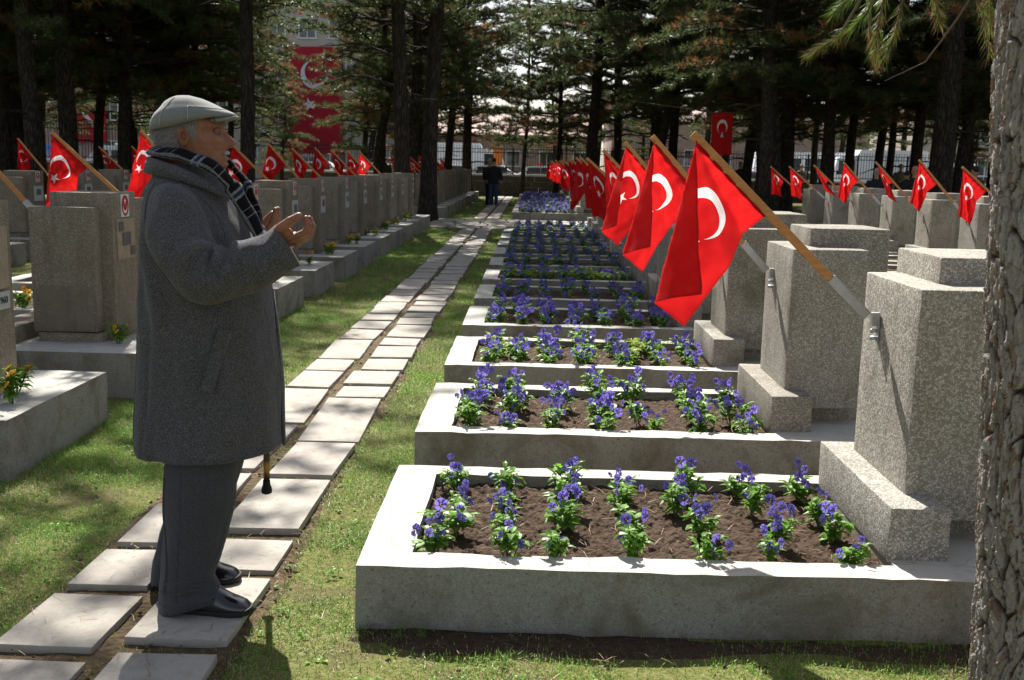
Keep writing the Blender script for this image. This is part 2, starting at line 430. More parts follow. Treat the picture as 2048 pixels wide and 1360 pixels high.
def petal(name,a,b,eye):
    m=M_(name); uv=m.n('ShaderNodeTexCoord').outputs['UV']; s=m.n('ShaderNodeSeparateXYZ'); m.l(uv,s.inputs[0])
    f=m.noise(m.coord(True),60,3); k=m.ramp(f,[(.3,a),(.7,b)])
    k=m.mix(m.math('LESS_THAN',s.outputs[0],.34),k,tuple(x*.35 for x in a)); k=m.mix(m.math('LESS_THAN',s.outputs[0],.13),k,eye)
    m.col(k); m.set(Roughness=.6,Specular_IOR_Level=.15)
    t=m.n('ShaderNodeBsdfTranslucent'); m.l(k,t.inputs['Color']); mx=m.n('ShaderNodeMixShader'); mx.inputs[0].default_value=.45
    m.l(m.b.outputs[0],mx.inputs[1]); m.l(t.outputs[0],mx.inputs[2]); m.l(mx.outputs[0],m.out.inputs[0]); return m.m
MT['petal']=petal('violet_petal',(.15,.115,.50),(.29,.235,.70),(.75,.6,.05))
MT['petal_y']=petal('yellow_petal',(.75,.36,.02),(.85,.52,.05),(.35,.06,.01))
MT['petal_o']=petal('orange_petal',(.7,.16,.02),(.75,.28,.03),(.3,.05,.01))
MT['wood']=None
def wood():
    m=M_('varnished_lath'); co=m.coord(True); mp=m.n('ShaderNodeMapping'); m.l(co,mp.inputs[0]); mp.inputs['Scale'].default_value=(2,14,14)
    f=m.noise(mp.outputs[0],6,5,.6,.8); m.col(m.ramp(f,[(.3,(.40,.165,.045)),(.6,(.52,.235,.07)),(.8,(.58,.29,.10))])); m.set(Roughness=.5,Specular_IOR_Level=.4); return m.m
MT['wood']=wood()
MT['steel']=flat('galvanised_steel',(.42,.43,.44),.42,.75,.15,60)
MT['iron']=flat('black_iron',(.014,.015,.017),.5,.2)
MT['wallstone']=terrazzo('boundary_wall_stone',(.15,.13,.11),(.22,.2,.17),25,.4,(.09,.07,.05),.5,.3)
MT['wallcap']=flat('wall_coping',(.5,.49,.46),.8)
MT['white_paint']=flat('white_paint',(.78,.8,.82),.3,0,.04,10,.5)
MT['blue_paint']=flat('blue_paint',(.05,.12,.4),.35,0,.05,10,.5)
MT['black_plastic']=flat('black_plastic',(.02,.02,.022),.5)
MT['rubber']=flat('tyre_rubber',(.018,.018,.018),.85)
MT['glass_dark']=M_('vehicle_glass').col((.03,.04,.045)).set(Roughness=.08,Specular_IOR_Level=.8).m
MT['red_lens']=flat('red_lens',(.5,.02,.015),.25,0,.05,10,.6)
MT['orange_paint']=flat('orange_paint',(.72,.2,.03),.4)
MT['asphalt']=soil_mat('asphalt',(.035,.035,.037),(.05,.05,.052),(.075,.075,.075),60)
MT['render_wall']=flat('apartment_render',(.50,.44,.40),.9,0,.1,2)
MT['pink_wall']=flat('pink_render',(.40,.29,.27),.9,0,.2,3)
MT['roof_tile']=flat('roof_tile',(.45,.32,.28),.85,0,.2,8)
MT['banner']=flat('banner_red',(.42,.018,.035),.8,0,.06,4)
MT['banner_white']=flat('banner_white',(.75,.72,.78),.8)
def flag_mat():
    m=M_('flag_print'); uv=m.n('ShaderNodeTexCoord').outputs['UV']; s=m.n('ShaderNodeSeparateXYZ'); m.l(uv,s.inputs[0])
    u,v=s.outputs[0],s.outputs[1]
    def dist(cx,cy): 
        a=m.math('SUBTRACT',u,cx); b=m.math('SUBTRACT',v,cy); return m.math('SQRT',m.math('ADD',m.math('MULTIPLY',a,a),m.math('MULTIPLY',b,b)))
    outer=m.math('LESS_THAN',dist(.5,.5),.25); inner=m.math('GREATER_THAN',dist(.5625,.5),.2)
    cres=m.math('MULTIPLY',outer,inner)
    a=m.math('SUBTRACT',.79,u); b=m.math('SUBTRACT',v,.5)      # star with a point towards the hoist
    r=m.math('SQRT',m.math('ADD',m.math('MULTIPLY',a,a),m.math('MULTIPLY',b,b)))
    th=m.math('ARCTAN2',b,a); q=R(72)
    th=m.math('ADD',th,R(36)+q*3); md=m.math('MODULO',th,q); psi=m.math('ABSOLUTE',m.math('SUBTRACT',md,q/2))
    star=m.math('LESS_THAN',m.math('MULTIPLY',r,m.math('COSINE',m.math('SUBTRACT',psi,q))),.309*.125)
    mask=m.math('MAXIMUM',cres,star)
    wv=m.n('ShaderNodeTexNoise'); wv.inputs['Scale'].default_value=5; m.l(uv,wv.inputs['Vector'])
    red=m.ramp(wv.outputs['Fac'],[(.3,(.50,.010,.012)),(.7,(.62,.016,.016))])
    hem=m.math('MAXIMUM',m.math('LESS_THAN',u,.03),m.math('GREATER_THAN',u,1.475)); hem=m.math('MAXIMUM',hem,m.math('MAXIMUM',m.math('LESS_THAN',v,.022),m.math('GREATER_THAN',v,.978)))
    red=m.mix(m.math('MULTIPLY',hem,.45),red,(.30,.006,.008))
    k=m.mix(mask,red,(.78,.77,.78)); m.col(k); m.set(Roughness=.7,Specular_IOR_Level=.15)
    br=m.n('ShaderNodeTexNoise'); br.inputs['Scale'].default_value=420; m.l(uv,br.inputs['Vector']); m.bump(br.outputs['Fac'],.12,.002)
    t=m.n('ShaderNodeBsdfTranslucent'); m.l(k,t.inputs['Color']); mx=m.n('ShaderNodeMixShader'); mx.inputs[0].default_value=.5
    m.l(m.b.outputs[0],mx.inputs[1]); m.l(t.outputs[0],mx.inputs[2]); m.l(mx.outputs[0],m.out.inputs[0]); return m.m
MT['flag']=flag_mat()
def emblem_mat():
    m=M_('emblem_print'); uv=m.n('ShaderNodeTexCoord').outputs['UV']; s=m.n('ShaderNodeSeparateXYZ'); m.l(uv,s.inputs[0]); u,v=s.outputs[0],s.outputs[1]
    def dist(cx,cy,sx=1.,sy=1.):
        a=m.math('MULTIPLY',m.math('SUBTRACT',u,cx),sx); b=m.math('MULTIPLY',m.math('SUBTRACT',v,cy),sy); return m.math('SQRT',m.math('ADD',m.math('MULTIPLY',a,a),m.math('MULTIPLY',b,b)))
    k=m.mix(m.math('LESS_THAN',dist(.5,.5),.46),(.62,.62,.62),(.38,.012,.03))
    cres=m.math('MULTIPLY',m.math('LESS_THAN',dist(.5,.42),.27),m.math('GREATER_THAN',dist(.5,.5),.23))
    a=m.math('SUBTRACT',v,.70); b=m.math('SUBTRACT',u,.5); r=m.math('SQRT',m.math('ADD',m.math('MULTIPLY',a,a),m.math('MULTIPLY',b,b)))
    th=m.math('ARCTAN2',b,a); q=R(72); md=m.math('MODULO',m.math('ADD',th,R(36)+q*3),q); psi=m.math('ABSOLUTE',m.math('SUBTRACT',md,q/2))
    star=m.math('LESS_THAN',m.math('MULTIPLY',r,m.math('COSINE',m.math('SUBTRACT',psi,q))),.309*.17)
    m.col(m.mix(m.math('MAXIMUM',cres,star),k,(.7,.68,.66))); m.set(Roughness=.4,Specular_IOR_Level=.5); return m.m
MT['emblem']=emblem_mat()
MT['plaque']=flat('sandstone_plaque',(.30,.235,.17),.7,0,.2,20)
MT['plaque_metal']=flat('dull_metal_tile',(.16,.15,.15),.5,.5,.2,60)
MT['plaque_grey']=flat('marble_plaque',(.42,.42,.40),.5,0,.1,30)
MT['ink']=flat('ink',(.03,.03,.04),.6)
MT['litter']=leafy('dry_needles',(.26,.16,.08),.2)
# ------------------------------------------------------------------ the setting: ground, path, road
PITCH_Y, ROW_X = 1.73, 4.62
def ground_mesh():
    xs=np.concatenate([np.linspace(-400,-30,12),np.linspace(-28,-3,26),np.linspace(-2.9,2.2,70),np.linspace(2.4,30,26),np.linspace(40,400,12)])
    ys=np.concatenate([np.linspace(-60,0,12),np.linspace(.5,9,120),np.linspace(9.2,30,80),np.linspace(31,80,30),np.linspace(100,500,10)])
    X,Y=np.meshgrid(xs,ys); P=np.stack([X.ravel(),Y.ravel(),np.zeros(X.size)],1)
    z=.018*vnoise(P*1.1,3)+.010*vnoise(P*4.3,4); far=np.clip((P[:,1]-30)/10,0,1); z=z*(1-far)-.012
    P[:,2]=z
    n=len(xs); f=[]
    for j in range(len(ys)-1):
        for i in range(n-1):
            a=j*n+i; f.append((a,a+1,a+n+1,a+n))
    g=G(); g.add(P,f); return g.mesh('ground',MT['ground'],True)
tag(obj('ground',ground_mesh()),kind='structure')
SLABS=[]       # rectangles used to keep grass off
path=bpy.data.objects.new('path',None); link(path); tag(path,kind='structure')
def earth_strip(x0,x1,y0,y1,z=.004,seed=0):
    nx=max(6,int((x1-x0)/.06)); ny=max(6,int((y1-y0)/.07)); xs=np.linspace(x0,x1,nx); ys=np.linspace(y0,y1,ny)
    X,Y=np.meshgrid(xs,ys); P=np.stack([X.ravel(),Y.ravel(),np.zeros(X.size)],1)
    e=np.minimum(np.minimum(P[:,0]-x0,x1-P[:,0]),np.minimum(P[:,1]-y0,y1-P[:,1]))
    P[:,2]=z+.012*fbm(P*14,3,seed)-.035*np.clip(1-e/.06,0,1)
    f=[(j*nx+i,j*nx+i+1,(j+1)*nx+i+1,(j+1)*nx+i) for j in range(ny-1) for i in range(nx-1)]
    g=G(); g.add(P,f); return g
for k,(a,b) in enumerate(((1.2,9),(9,24.3))):
    earth_strip(-1.66,-.84,a,b,.012,k).build('path_earth',MT['earth'],path,True)
LEFT=[(1.95,2.33),(2.40,2.87),(2.955,3.35),(3.42,3.755),(3.84,4.33),(4.42,4.78),(4.86,5.36),(5.43,5.72),(5.80,6.65)]
RIGHT=[(1.8,2.35),(2.44,2.93),(3.02,3.525),(3.60,3.92),(4.015,4.70),(4.768,5.345),(5.42,6.40),(6.47,6.80),(6.87,7.30)]
rs=random.Random(5)
for L in (LEFT,RIGHT):
    y=L[-1][1]+.07
    while y<24.2:
        d=rs.choice([.3,.34,.4,.46,.52,.66,.8]); L.append((y,y+d)); y+=d+rs.uniform(.05,.09)
def slab_mesh(w,d,seed):
    return block('slab',MT['slab'],-w/2,w/2,-d/2,d/2,-.03,.0,.004,.003,seed,.14)
k=0
for L,(xa,xb) in ((LEFT,(-1.585,-1.29)),(RIGHT,(-1.222,-.905))):
    for (a,b) in L:
        xo=rs.uniform(-.012,.012); w=xb-xa+rs.uniform(-.02,.015); k+=1
        o=obj('slab',slab_mesh(w,b-a,k),path,((xa+xb)/2+xo,(a+b)/2,.034+rs.uniform(-.004,.004)),(rs.uniform(-.014,.014),rs.uniform(-.014,.014),rs.uniform(-.03,.03)))
        SLABS.append(((xa+xb)/2+xo-w/2,(xa+xb)/2+xo+w/2,a,b))
# crossing path and the two slab columns behind it
cross=bpy.data.objects.new('crossing_path',None); link(cross); tag(cross,kind='structure')
earth_strip(-2.6,2.2,24.5,28.6,.008,9).build('path_earth',MT['earth'],cross,True)
for j in range(5):
    x=-2.55
    while x<2.1:
        w=rs.uniform(.5,.75); d=.74
        obj('slab',slab_mesh(w,d,k),cross,(x+w/2,24.95+j*.8,.03+rs.uniform(-.003,.003)),(0,0,rs.uniform(-.01,.01))); k+=1; x+=w+.05
far_path=bpy.data.objects.new('far_path',None); link(far_path); tag(far_path,kind='structure')
earth_strip(-1.66,-.84,28.8,50,.008,12).build('path_earth',MT['earth'],far_path,True)
y=28.9
while y<49.5:
    d=rs.uniform(.45,.8)
    for xa,xb in ((-1.585,-1.29),(-1.222,-.905)):
        obj('slab',slab_mesh(xb-xa,d,k%7),far_path,((xa+xb)/2,y+d/2,.03)); k+=1
    y+=d+.06
earth_strip(-.60,2.1,3.04,3.26,.004,31).build('kerb_foot_earth',MT['soil'],path,True)
SLABS.append((-2.6,2.2,24.5,28.6)); SLABS.append((-1.6,-.9,28.8,50))
g=G(); g.add([(-140,53,-.005),(140,53,-.005),(140,72,-.005),(-140,72,-.005)],[(0,1,2,3)]); tag(g.build('road',MT['asphalt']),kind='structure')
g=G(); g.box((0,72.6,.06),(280,1.2,.13)); g.box((0,52.5,.06),(280,1.0,.13)); tag(g.build('pavement',MT['wallstone']),kind='structure')

# ------------------------------------------------------------------ graves: flower bed, headstone, flag
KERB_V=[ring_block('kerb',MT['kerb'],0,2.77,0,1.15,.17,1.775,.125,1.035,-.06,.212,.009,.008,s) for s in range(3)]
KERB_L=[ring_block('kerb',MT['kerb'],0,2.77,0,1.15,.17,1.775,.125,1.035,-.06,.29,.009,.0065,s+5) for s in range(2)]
def soil_mesh(seed,nx,ny):
    xs=np.linspace(.16,1.79,nx); ys=np.linspace(.115,1.045,ny); X,Y=np.meshgrid(xs,ys); P=np.stack([X.ravel(),Y.ravel(),np.zeros(X.size)],1)
    z=.165+.010*fbm(P*5,3,seed)+.016*np.abs(fbm(P*22,3,seed+5))+.010*vnoise(P*60,seed+9); P[:,2]=z
    P[:,:2]+=.004*np.stack([vnoise(P*50,seed+20),vnoise(P*50,seed+21)],1)
    f=[(j*nx+i,j*nx+i+1,(j+1)*nx+i+1,(j+1)*nx+i) for j in range(ny-1) for i in range(nx-1)]
    g=G(); g.add(P,f); return g.mesh('soil',MT['soil'],True)
SOIL_V=[soil_mesh(1,190,110),soil_mesh(2,90,50),soil_mesh(3,70,40)]
def stone_set(mat,near=False,seed=0,dz=0.):
    b=.008
    return dict(step=block('step_block',mat,1.772,1.976,.175,1.05,.20+dz,.392+dz,b,.0035,seed),
        pillar=block('pillar',mat,1.872,2.25,.335,.93,.30+dz,1.112+dz,b,.0035,seed+1),
        pier=block('pier',mat,2.005,2.415,.535,.985,.26+dz,1.207+dz,b,.0035,seed+2),
        base=block('base_block',mat,1.99,2.60,.46,1.02,.19+dz,.292+dz,b,.003,seed+3))
STONE_V=[stone_set(MT['stone_near'],True,1),stone_set(MT['stone'],False,11),stone_set(MT['stone'],False,21)]
def lstone(seed,dz):
    m=MT['stone_brown']; b=.007
    return dict(step=block('step_block',m,1.60,1.83,.2,1.02,.28,.40,b,.003,seed),
        pillar=block('pillar',m,1.91,2.33,.34,.46,.36,1.172,b,.003,seed+1),
        pier=block('pier',m,2.0,2.41,.455,.86,.28,1.263,b,.003,seed+2),
        base=block('base_block',m,1.93,2.35,.36,.45,.28,.352,b,.003,seed+3))
STONE_L=[lstone(31,0),lstone(41,0)]
def quad_plate(c,w,h,t,mat,name,axis='x'):
    """thin plate facing +X with UVs"""
    g=G(); hw,hh=w/2,h/2
    v=[(0,-hw,-hh),(0,hw,-hh),(0,hw,hh),(0,-hw,hh),(t,-hw,-hh),(t,hw,-hh),(t,hw,hh),(t,-hw,hh)]
    uv=[(0,0),(1,0),(1,1),(0,1)]*2
    g.add(v,[(4,5,6,7),(0,4,7,3),(1,2,6,5),(3,7,6,2),(0,1,5,4)],0,uv); return g.mesh(name,mat)
EMB=quad_plate(None,.135,.15,.006,MT['emblem'],'emblem_plate')
PLQ=quad_plate(None,.30,.27,.008,MT['plaque'],'name_plaque'); TILE=quad_plate(None,.075,.06,.006,MT['plaque_metal'],'metal_tile'); TILE2=quad_plate(None,.135,.085,.006,MT['plaque_metal'],'metal_tile')
PLQ2=quad_plate(None,.28,.22,.008,MT['plaque_grey'],'name_plaque')
INKM=None
MT['patch']=terrazzo('cement_patch',(.25,.215,.165),(.27,.235,.18),200,.2,(.12,.09,.055),.6,0,.2)
def make_bed(xo,y0,idx,kerb,soil,label):
    t=thing('flower_bed',label,'flower bed',(xo,y0,0),0,'flower beds of the graves')
    obj('kerb',kerb,t)
    if soil is not None: obj('soil',soil,t,(0,0,.075 if kerb in KERB_L else 0))
    return t
def make_stone(xo,y0,st,label,left=False,plates=False,full=False,jit=0.):
    t=thing('headstone',label,'headstone',(xo+jit,y0,0),0,'terrazzo headstones in rows')
    for n,k in (('step_block','step'),('pillar','pillar'),('pier','pier'),('base_block','base')): obj(n,st[k],t)
    if plates:
        obj('emblem_plate',EMB,t,(2.412,.655 if not left else .66,1.175))
        if full==1:
            p=obj('name_plaque',PLQ,t,(2.412,.655,.955))
            obj('metal_tile',TILE,p,(.009,-.09,.085)); obj('metal_tile',TILE2,p,(.009,0,0)); obj('metal_tile',TILE,p,(.009,.1,-.085))
            rpz=block('repair_patch',MT['patch'],1.955,2.315,.334,.345,.372,.66,.004,.004,77,.06); obj('repair_patch',rpz,t)
        elif full==2:
            p=obj('name_plaque',PLQ,t,(2.412,.655,.97),None,(1,1,1.2)); 
            p2=obj('date_plaque',PLQ2,t,(2.412,.66,.745),None,(1,1,.42))
            cu=bpy.data.curves.new('lettering','FONT'); cu.body='21.08.1960'; cu.size=.052; cu.extrude=.001; cu.align_x='CENTER'; cu.align_y='CENTER'
            to=bpy.data.objects.new('tmp',cu); link(to); dg=bpy.context.evaluated_depsgraph_get(); me=bpy.data.meshes.new_from_object(to.evaluated_get(dg)); bpy.data.objects.remove(to)
            me.materials.clear(); me.materials.append(MT['ink'])
            obj('lettering',me,p2,(.010,0,0),(R(90),0,R(90)),(1,1/.42,1))
        else:
            p=obj('name_plaque',PLQ2,t,(2.412,.655,.93))
            obj('metal_tile',TILE2,p,(.009,0,.02))
    return t

# flags -------------------------------------------------------------
def dirs_curve(ctrl, thetas):
    P=[]
    for a,b in ctrl:
        a=R(a); b=R(b); P.append((math.cos(a)*math.cos(b),-math.sin(b),-math.sin(a)*math.cos(b)))
    P=np.array(P)
    fine=[]                                         # spherical polyline, slightly rounded
    for i in range(len(P)-1):
        for t in np.linspace(0,1,24,endpoint=False): 
            q=P[i]*(1-t)+P[i+1]*t; fine.append(q/np.linalg.norm(q))
    fine.append(P[-1]); fine=np.array(fine)
    for _ in range(5): fine[1:-1]=(fine[:-2]+fine[1:-1]*2+fine[2:])/4; fine/=np.linalg.norm(fine,axis=1)[:,None]
    d=np.degrees(np.arccos(np.clip((fine[1:]*fine[:-1]).sum(1),-1,1))); s=np.concatenate([[0],np.cumsum(d)])
    th=np.clip(thetas,0,s[-1]); out=np.stack([np.interp(th,s,fine[:,k]) for k in range(3)],-1)
    return out/np.linalg.norm(out,axis=-1,keepdims=True)
def cloth_mesh(ctrl,seed,hoist=.385,fly=.575,sweep=0.):
    nu,nv=40,28; U,V=np.meshgrid(np.linspace(0,1,nu),np.linspace(0,1,nv))
    x=U*fly; y=V*hoist; r=np.hypot(x,y); th=np.degrees(np.arctan2(x,y))
    D=dirs_curve(ctrl,th.ravel()).reshape(nv,nu,3); P=D*r[...,None]
    Q=np.stack([U.ravel()*5,V.ravel()*4,np.full(U.size,seed*3.3)],1)
    am=(np.clip(th/25,0,1)*.008+.003)*np.clip(r/.25,0,1)
    P[...,1]+=(vnoise(Q,seed)*.8+vnoise(Q*2.3,seed+1)*.35).reshape(nv,nu)*am*1.6
    P[...,0]+=vnoise(Q*1.7,seed+2).reshape(nv,nu)*am*.5
    # little tucks where the cloth is tacked to the lath
    P[...,1]+=.006*np.sin(V*34)*np.exp(-x/.07)
    f=[(j*nu+i,j*nu+i+1,(j+1)*nu+i+1,(j+1)*nu+i) for j in range(nv-1) for i in range(nu-1)]
    uv=np.stack([U.ravel()*1.5,1-V.ravel()],1); g=G(); g.add(P.reshape(-1,3),f,0,[tuple(a) for a in uv]); return g.mesh('cloth',MT['flag'],True)
FOLD=[
 [(46,0),(60,-9),(76,8),(93,0),(103,-2),(98,8),(87,17),(84,20)],
 [(46,0),(58,8),(74,-10),(91,0),(101,-3),(97,8),(90,18),(86,24)],
 [(46,0),(60,-10),(76,9),(92,0),(102,-2),(97,9),(91,20),(88,26)],
 [(46,0),(56,-12),(64,8),(72,-12),(80,10),(88,-8),(96,6),(103,-6),(110,4)],
 [(46,0),(56,10),(64,-10),(74,12),(82,-10),(92,8),(100,-6),(106,3)],
 [(46,0),(52,-16),(58,12),(64,-14),(70,10),(76,-12),(82,8),(88,-6),(94,4)],
]
CLOTH=[cloth_mesh(c,i+1) for i,c in enumerate(FOLD)]
rf=random.Random(77)
for i in range(10):
    c=FOLD[rf.choice([1,2,3,4,5,3,4])]; CLOTH.append(cloth_mesh([c[0]]+[(a+rf.uniform(-4,4),b*rf.uniform(.6,1.5)+rf.uniform(-4,4)) for a,b in c[1:]],20+i))
PLAIN=cloth_mesh([(46,0),(52,-24),(57,14),(61,-22),(65,12),(69,-18),(74,6),(80,-8)],9)
def lath_mesh():
    g=G(); # from mount (0,0,0) up-left at 45 degrees; length .95
    a=np.array([-.7071,0,.7071])
    def bar(s0,s1,w,t,mat,name,dy=0):
        q=G(); c=a*(s0+s1)/2; q.box((c[0],dy,c[2]),(s1-s0,t,w),0,(0,R(45),0)); return block_bevel(q,mat,name)
    return bar
def block_bevel(q,mat,name,off=.0025):
    me=q.mesh(name,mat); bm=bmesh.new(); bm.from_mesh(me); bmesh.ops.bevel(bm,geom=bm.edges[:],offset=off,segments=1,affect='EDGES'); bm.to_mesh(me); bm.free(); return me
bar=lath_mesh()
LATH=bar(.135,.955,.032,.014,MT['wood'],'pole')
g=G(); a=np.array([-.7071,0,.7071]); c=a*.10
g.box((c[0],-.0105,c[2]),(.20,.003,.036),0,(0,R(45),0)); g.box((c[0],.0105,c[2]),(.20,.003,.036),0,(0,R(45),0)); n_=np.array([.7071,0,.7071])*.0195; g.box((c[0]+n_[0],0,c[2]+n_[2]),(.20,.024,.003),0,(0,R(45),0))
g.box((.035,0,-.01),(.03,.024,.05)); g.box((.047,0,-.045),(.006,.028,.11))
BRK=block_bevel(g,MT['steel'],'bracket',.001)
g=G(); g.tube([(.02,0,-.055),(.052,0,-.055)],.008,8); BOLT=g.mesh('bolt',MT['steel'],True)
def make_flag(x,y,z,k,label,tilt=0.,yaw=0.,cloth=None,bolts=True):
    t=thing('flag',label,'flag',(x,y,z),yaw,'small red flags on the headstones'); t.rotation_euler=(0,tilt,yaw)
    obj('pole',LATH,t); obj('bracket',BRK,t)
    if bolts:
        obj('bolt',BOLT,t); obj('bolt',BOLT,t,(0,0,-.028))
    tip=np.array([-.7071,0,.7071])*.94
    obj('cloth',cloth or CLOTH[k],t,(tip[0],-.012,tip[2]-.012),(0,0,0))
    return t

NR=12
FLAG_TIP=[.59,.64,.65,.605,.53,.55,.57,.56,.58,.55,.57,.56]
KINDSEQ=[0,1,2,3,4,3,9,8,3,5,12,13]
for i in range(NR):
    y0=3.22+PITCH_Y*i; w=ORD[i]
    make_bed(-.545,y0,i,KERB_V[i%3],SOIL_V[min(i,2) if i<3 else 1+i%2],f'{w} flower bed from the camera, right of the slab path' if i else 'nearest flower bed with pale kerb, right of the slab path')
    make_stone(-.545,y0,STONE_V[0 if i==0 else 1+i%2],f'speckled terrazzo headstone at the head of the {w} bed right of path',jit=rs.uniform(-.015,.015))
    make_flag(1.272,y0+.735,.962,KINDSEQ[i],f'{w} red flag in the long row over the purple beds, counted from the camera' if i else 'largest red crescent flag, nearest the camera in the row over the purple beds',tilt=(FLAG_TIP[i]-.605)*1.1,yaw=rs.uniform(-.06,.06) if i else 0,cloth=None)
# block behind the crossing path
for i in range(11):
    y0=28.95+PITCH_Y*i; w=ORD[i]
    make_bed(-.545,y0,i,KERB_V[i%3],SOIL_V[2],f'{w} bed of the far block beyond the crossing path, right side')
    make_stone(-.545,y0,STONE_V[1+i%2],f'{w} headstone of the far block beyond the crossing path, right side')
    make_flag(1.272,y0+.735,.962,rs.randrange(2,16),f'{w} red flag of the far block beyond the crossing path, right side',tilt=rs.uniform(-.08,.08),yaw=rs.uniform(-.3,.3),bolts=False)
# rows further right
for r in (1,2,3):
    xo=-.545+ROW_X*r; rn={1:'second row right of the path',2:'third row right of the path',3:'fourth row right of the path'}[r]
    for i in range(4 if r==1 else 6,NR):
        y0=3.45+PITCH_Y*i; w=ORD[i-(4 if r==1 else 6)]
        make_bed(xo,y0,i,KERB_V[i%3],SOIL_V[2],f'{w} flower bed in the {rn}')
        make_stone(xo,y0,STONE_V[1+i%2],f'{w} terrazzo headstone in the {rn}',jit=rs.uniform(-.03,.03))
        pl=(r==1 and i==9)
        make_flag(xo+1.817,y0+.735,.962,rs.randrange(1,16),f'{w} red flag in the {rn}' if not pl else 'tightly furled red flag on a slanting pole in the second row right',tilt=rs.uniform(-.10,.07),yaw=rs.uniform(-.15,.15),cloth=PLAIN if pl else None,bolts=False)
# rows left of the path
for r in (1,2,3):
    xo=-.545-ROW_X*r; rn={1:'first row left of the path',2:'second row left of the path',3:'third row left of the path'}[r]
    for i in range(-1 if r==1 else 3,NR-2+ (1 if r==1 else 0)):
        y0=6.39+PITCH_Y*i; w=ORD[i+1 if r==1 else i-3]
        make_bed(xo,y0,i,KERB_L[i%2],SOIL_V[2] ,f'{w} grave bed in the {rn}')
        full=1 if (r==1 and i==0) else (2 if (r==1 and i==-1) else 0)
        lab={1:'brown speckled headstone with round crescent plate, just behind the old man',2:'nearest brown headstone with a dated plaque at the left edge'}.get(full,f'{w} headstone in the {rn}')
        make_stone(xo,y0,STONE_L[i%2],lab,True,True,full,jit=rs.uniform(-.02,.02))
        make_flag(xo+1.852,y0+.735,1.035,rs.randrange(1,16) if i!=1 else 1,f'{w} red flag in the {rn}',tilt=rs.uniform(-.05,.08),yaw=rs.uniform(-.12,.12),bolts=False)
for i in range(11):
    y0=28.95+PITCH_Y*i; w=ORD[i]
    make_bed(-.545-ROW_X,y0,i,KERB_L[i%2],SOIL_V[2],f'{w} grave bed of the far block, left of the path')
    make_stone(-.545-ROW_X,y0,STONE_L[i%2],f'{w} headstone of the far block, left of the path',True)
    make_flag(-.545-ROW_X+1.852,y0+.735,1.035,rs.randrange(1,16),f'{w} red flag of the far block, left of the path',tilt=rs.uniform(-.1,.1),yaw=rs.uniform(-.2,.2),bolts=False)

# ------------------------------------------------------------------ pansies
def leaf(g,base,dirv,up,L,Wd,mat=0,curl=.3):
    d=np.array(dirv,float); d/=np.linalg.norm(d); u=np.array(up,float); u-=d*(u@d); u/=np.linalg.norm(u)+1e-9; s=np.cross(d,u)
    b=np.array(base); pts=[b]
    for t,w,h in ((.3,.42,.02),(.62,.5,.0),(1.0,.05,-curl)):
        c=b+d*L*t+u*L*h; pts+= [c-s*Wd*w+u*Wd*.12, c, c+s*Wd*w+u*Wd*.12]
    g.add(pts,[(0,2,1),(0,3,2),(1,2,5,4),(2,3,6,5),(4,5,8,7),(5,6,9,8)],mat)
def foliage_mesh(seed,n=66,h=.125,rad=.068):
    r=random.Random(seed); g=G()
    stems=[]
    for k in range(6):
        a=r.uniform(0,6.28); q=r.uniform(.15,1)*rad; top=np.array([math.cos(a)*q,math.sin(a)*q,h*r.uniform(.6,1.05)])
        mid=top*np.array([.6,.6,.5]); g.tube([(0,0,-.02),mid,top],[.0028,.0024,.0016],5,1); stems.append((mid,top))
    for k in range(n):
        m,t=r.choice(stems); f=r.random(); p=m*(1-f)*r.uniform(.3,1)+t*f; a=r.uniform(0,6.28); el=r.uniform(-.25,.9)
        L=r.uniform(.03,.056); leaf(g,p,(math.cos(a),math.sin(a),el),(0,0,1),L,L*r.uniform(.42,.62),0,r.uniform(.05,.45))
    return g.mesh('foliage',[MT['leaf'],MT['stem']],False)
FOL=[foliage_mesh(s) for s in range(7)]
def blossom_mesh(seed,mat,size=.0205):
    """five ruffled petals facing -Y on a thin stalk"""
    r=random.Random(seed); g=G()
    for ang,sc,yo in ((60,1.05,.003),(120,1.05,.004),(10,1.0,0),(170,1.0,.001),(270,1.25,-.002)):
        a=R(ang+r.uniform(-8,8)); n=7; L=size*sc*r.uniform(.9,1.1); v=[(0,yo,0)]; uv=[(0,0)]
        for t in (.45,1.0):
            for k in range(n):
                s=(k/(n-1)-.5)*2; w=R(43)*s; rr=L*t*(1-.16*s*s)*(1+.06*math.sin(k*2.4+seed)); v.append((rr*math.cos(a+w),yo-.004*t+(.0035*math.sin(k*2.9+seed)+r.uniform(-.0015,.0015))*t+.004*t*t,rr*math.sin(a+w))); uv.append((t,k/(n-1)))
        f=[(0,1+k,2+k) for k in range(n-1)]+[(1+k,1+n+k,2+n+k,2+k) for k in range(n-1)]
        g.add(v,f,0,uv)
    g.tube([(0,.003,0),(0,.012,-.012),(0,.014,-.045)],.0011,4,1)
    return g.mesh('blossom',[mat,MT['stem']],True)
BLO=[blossom_mesh(s,MT['petal']) for s in range(4)]; BLY=[blossom_mesh(s,MT['petal_y']) for s in range(2)]+[blossom_mesh(9,MT['petal_o'])]
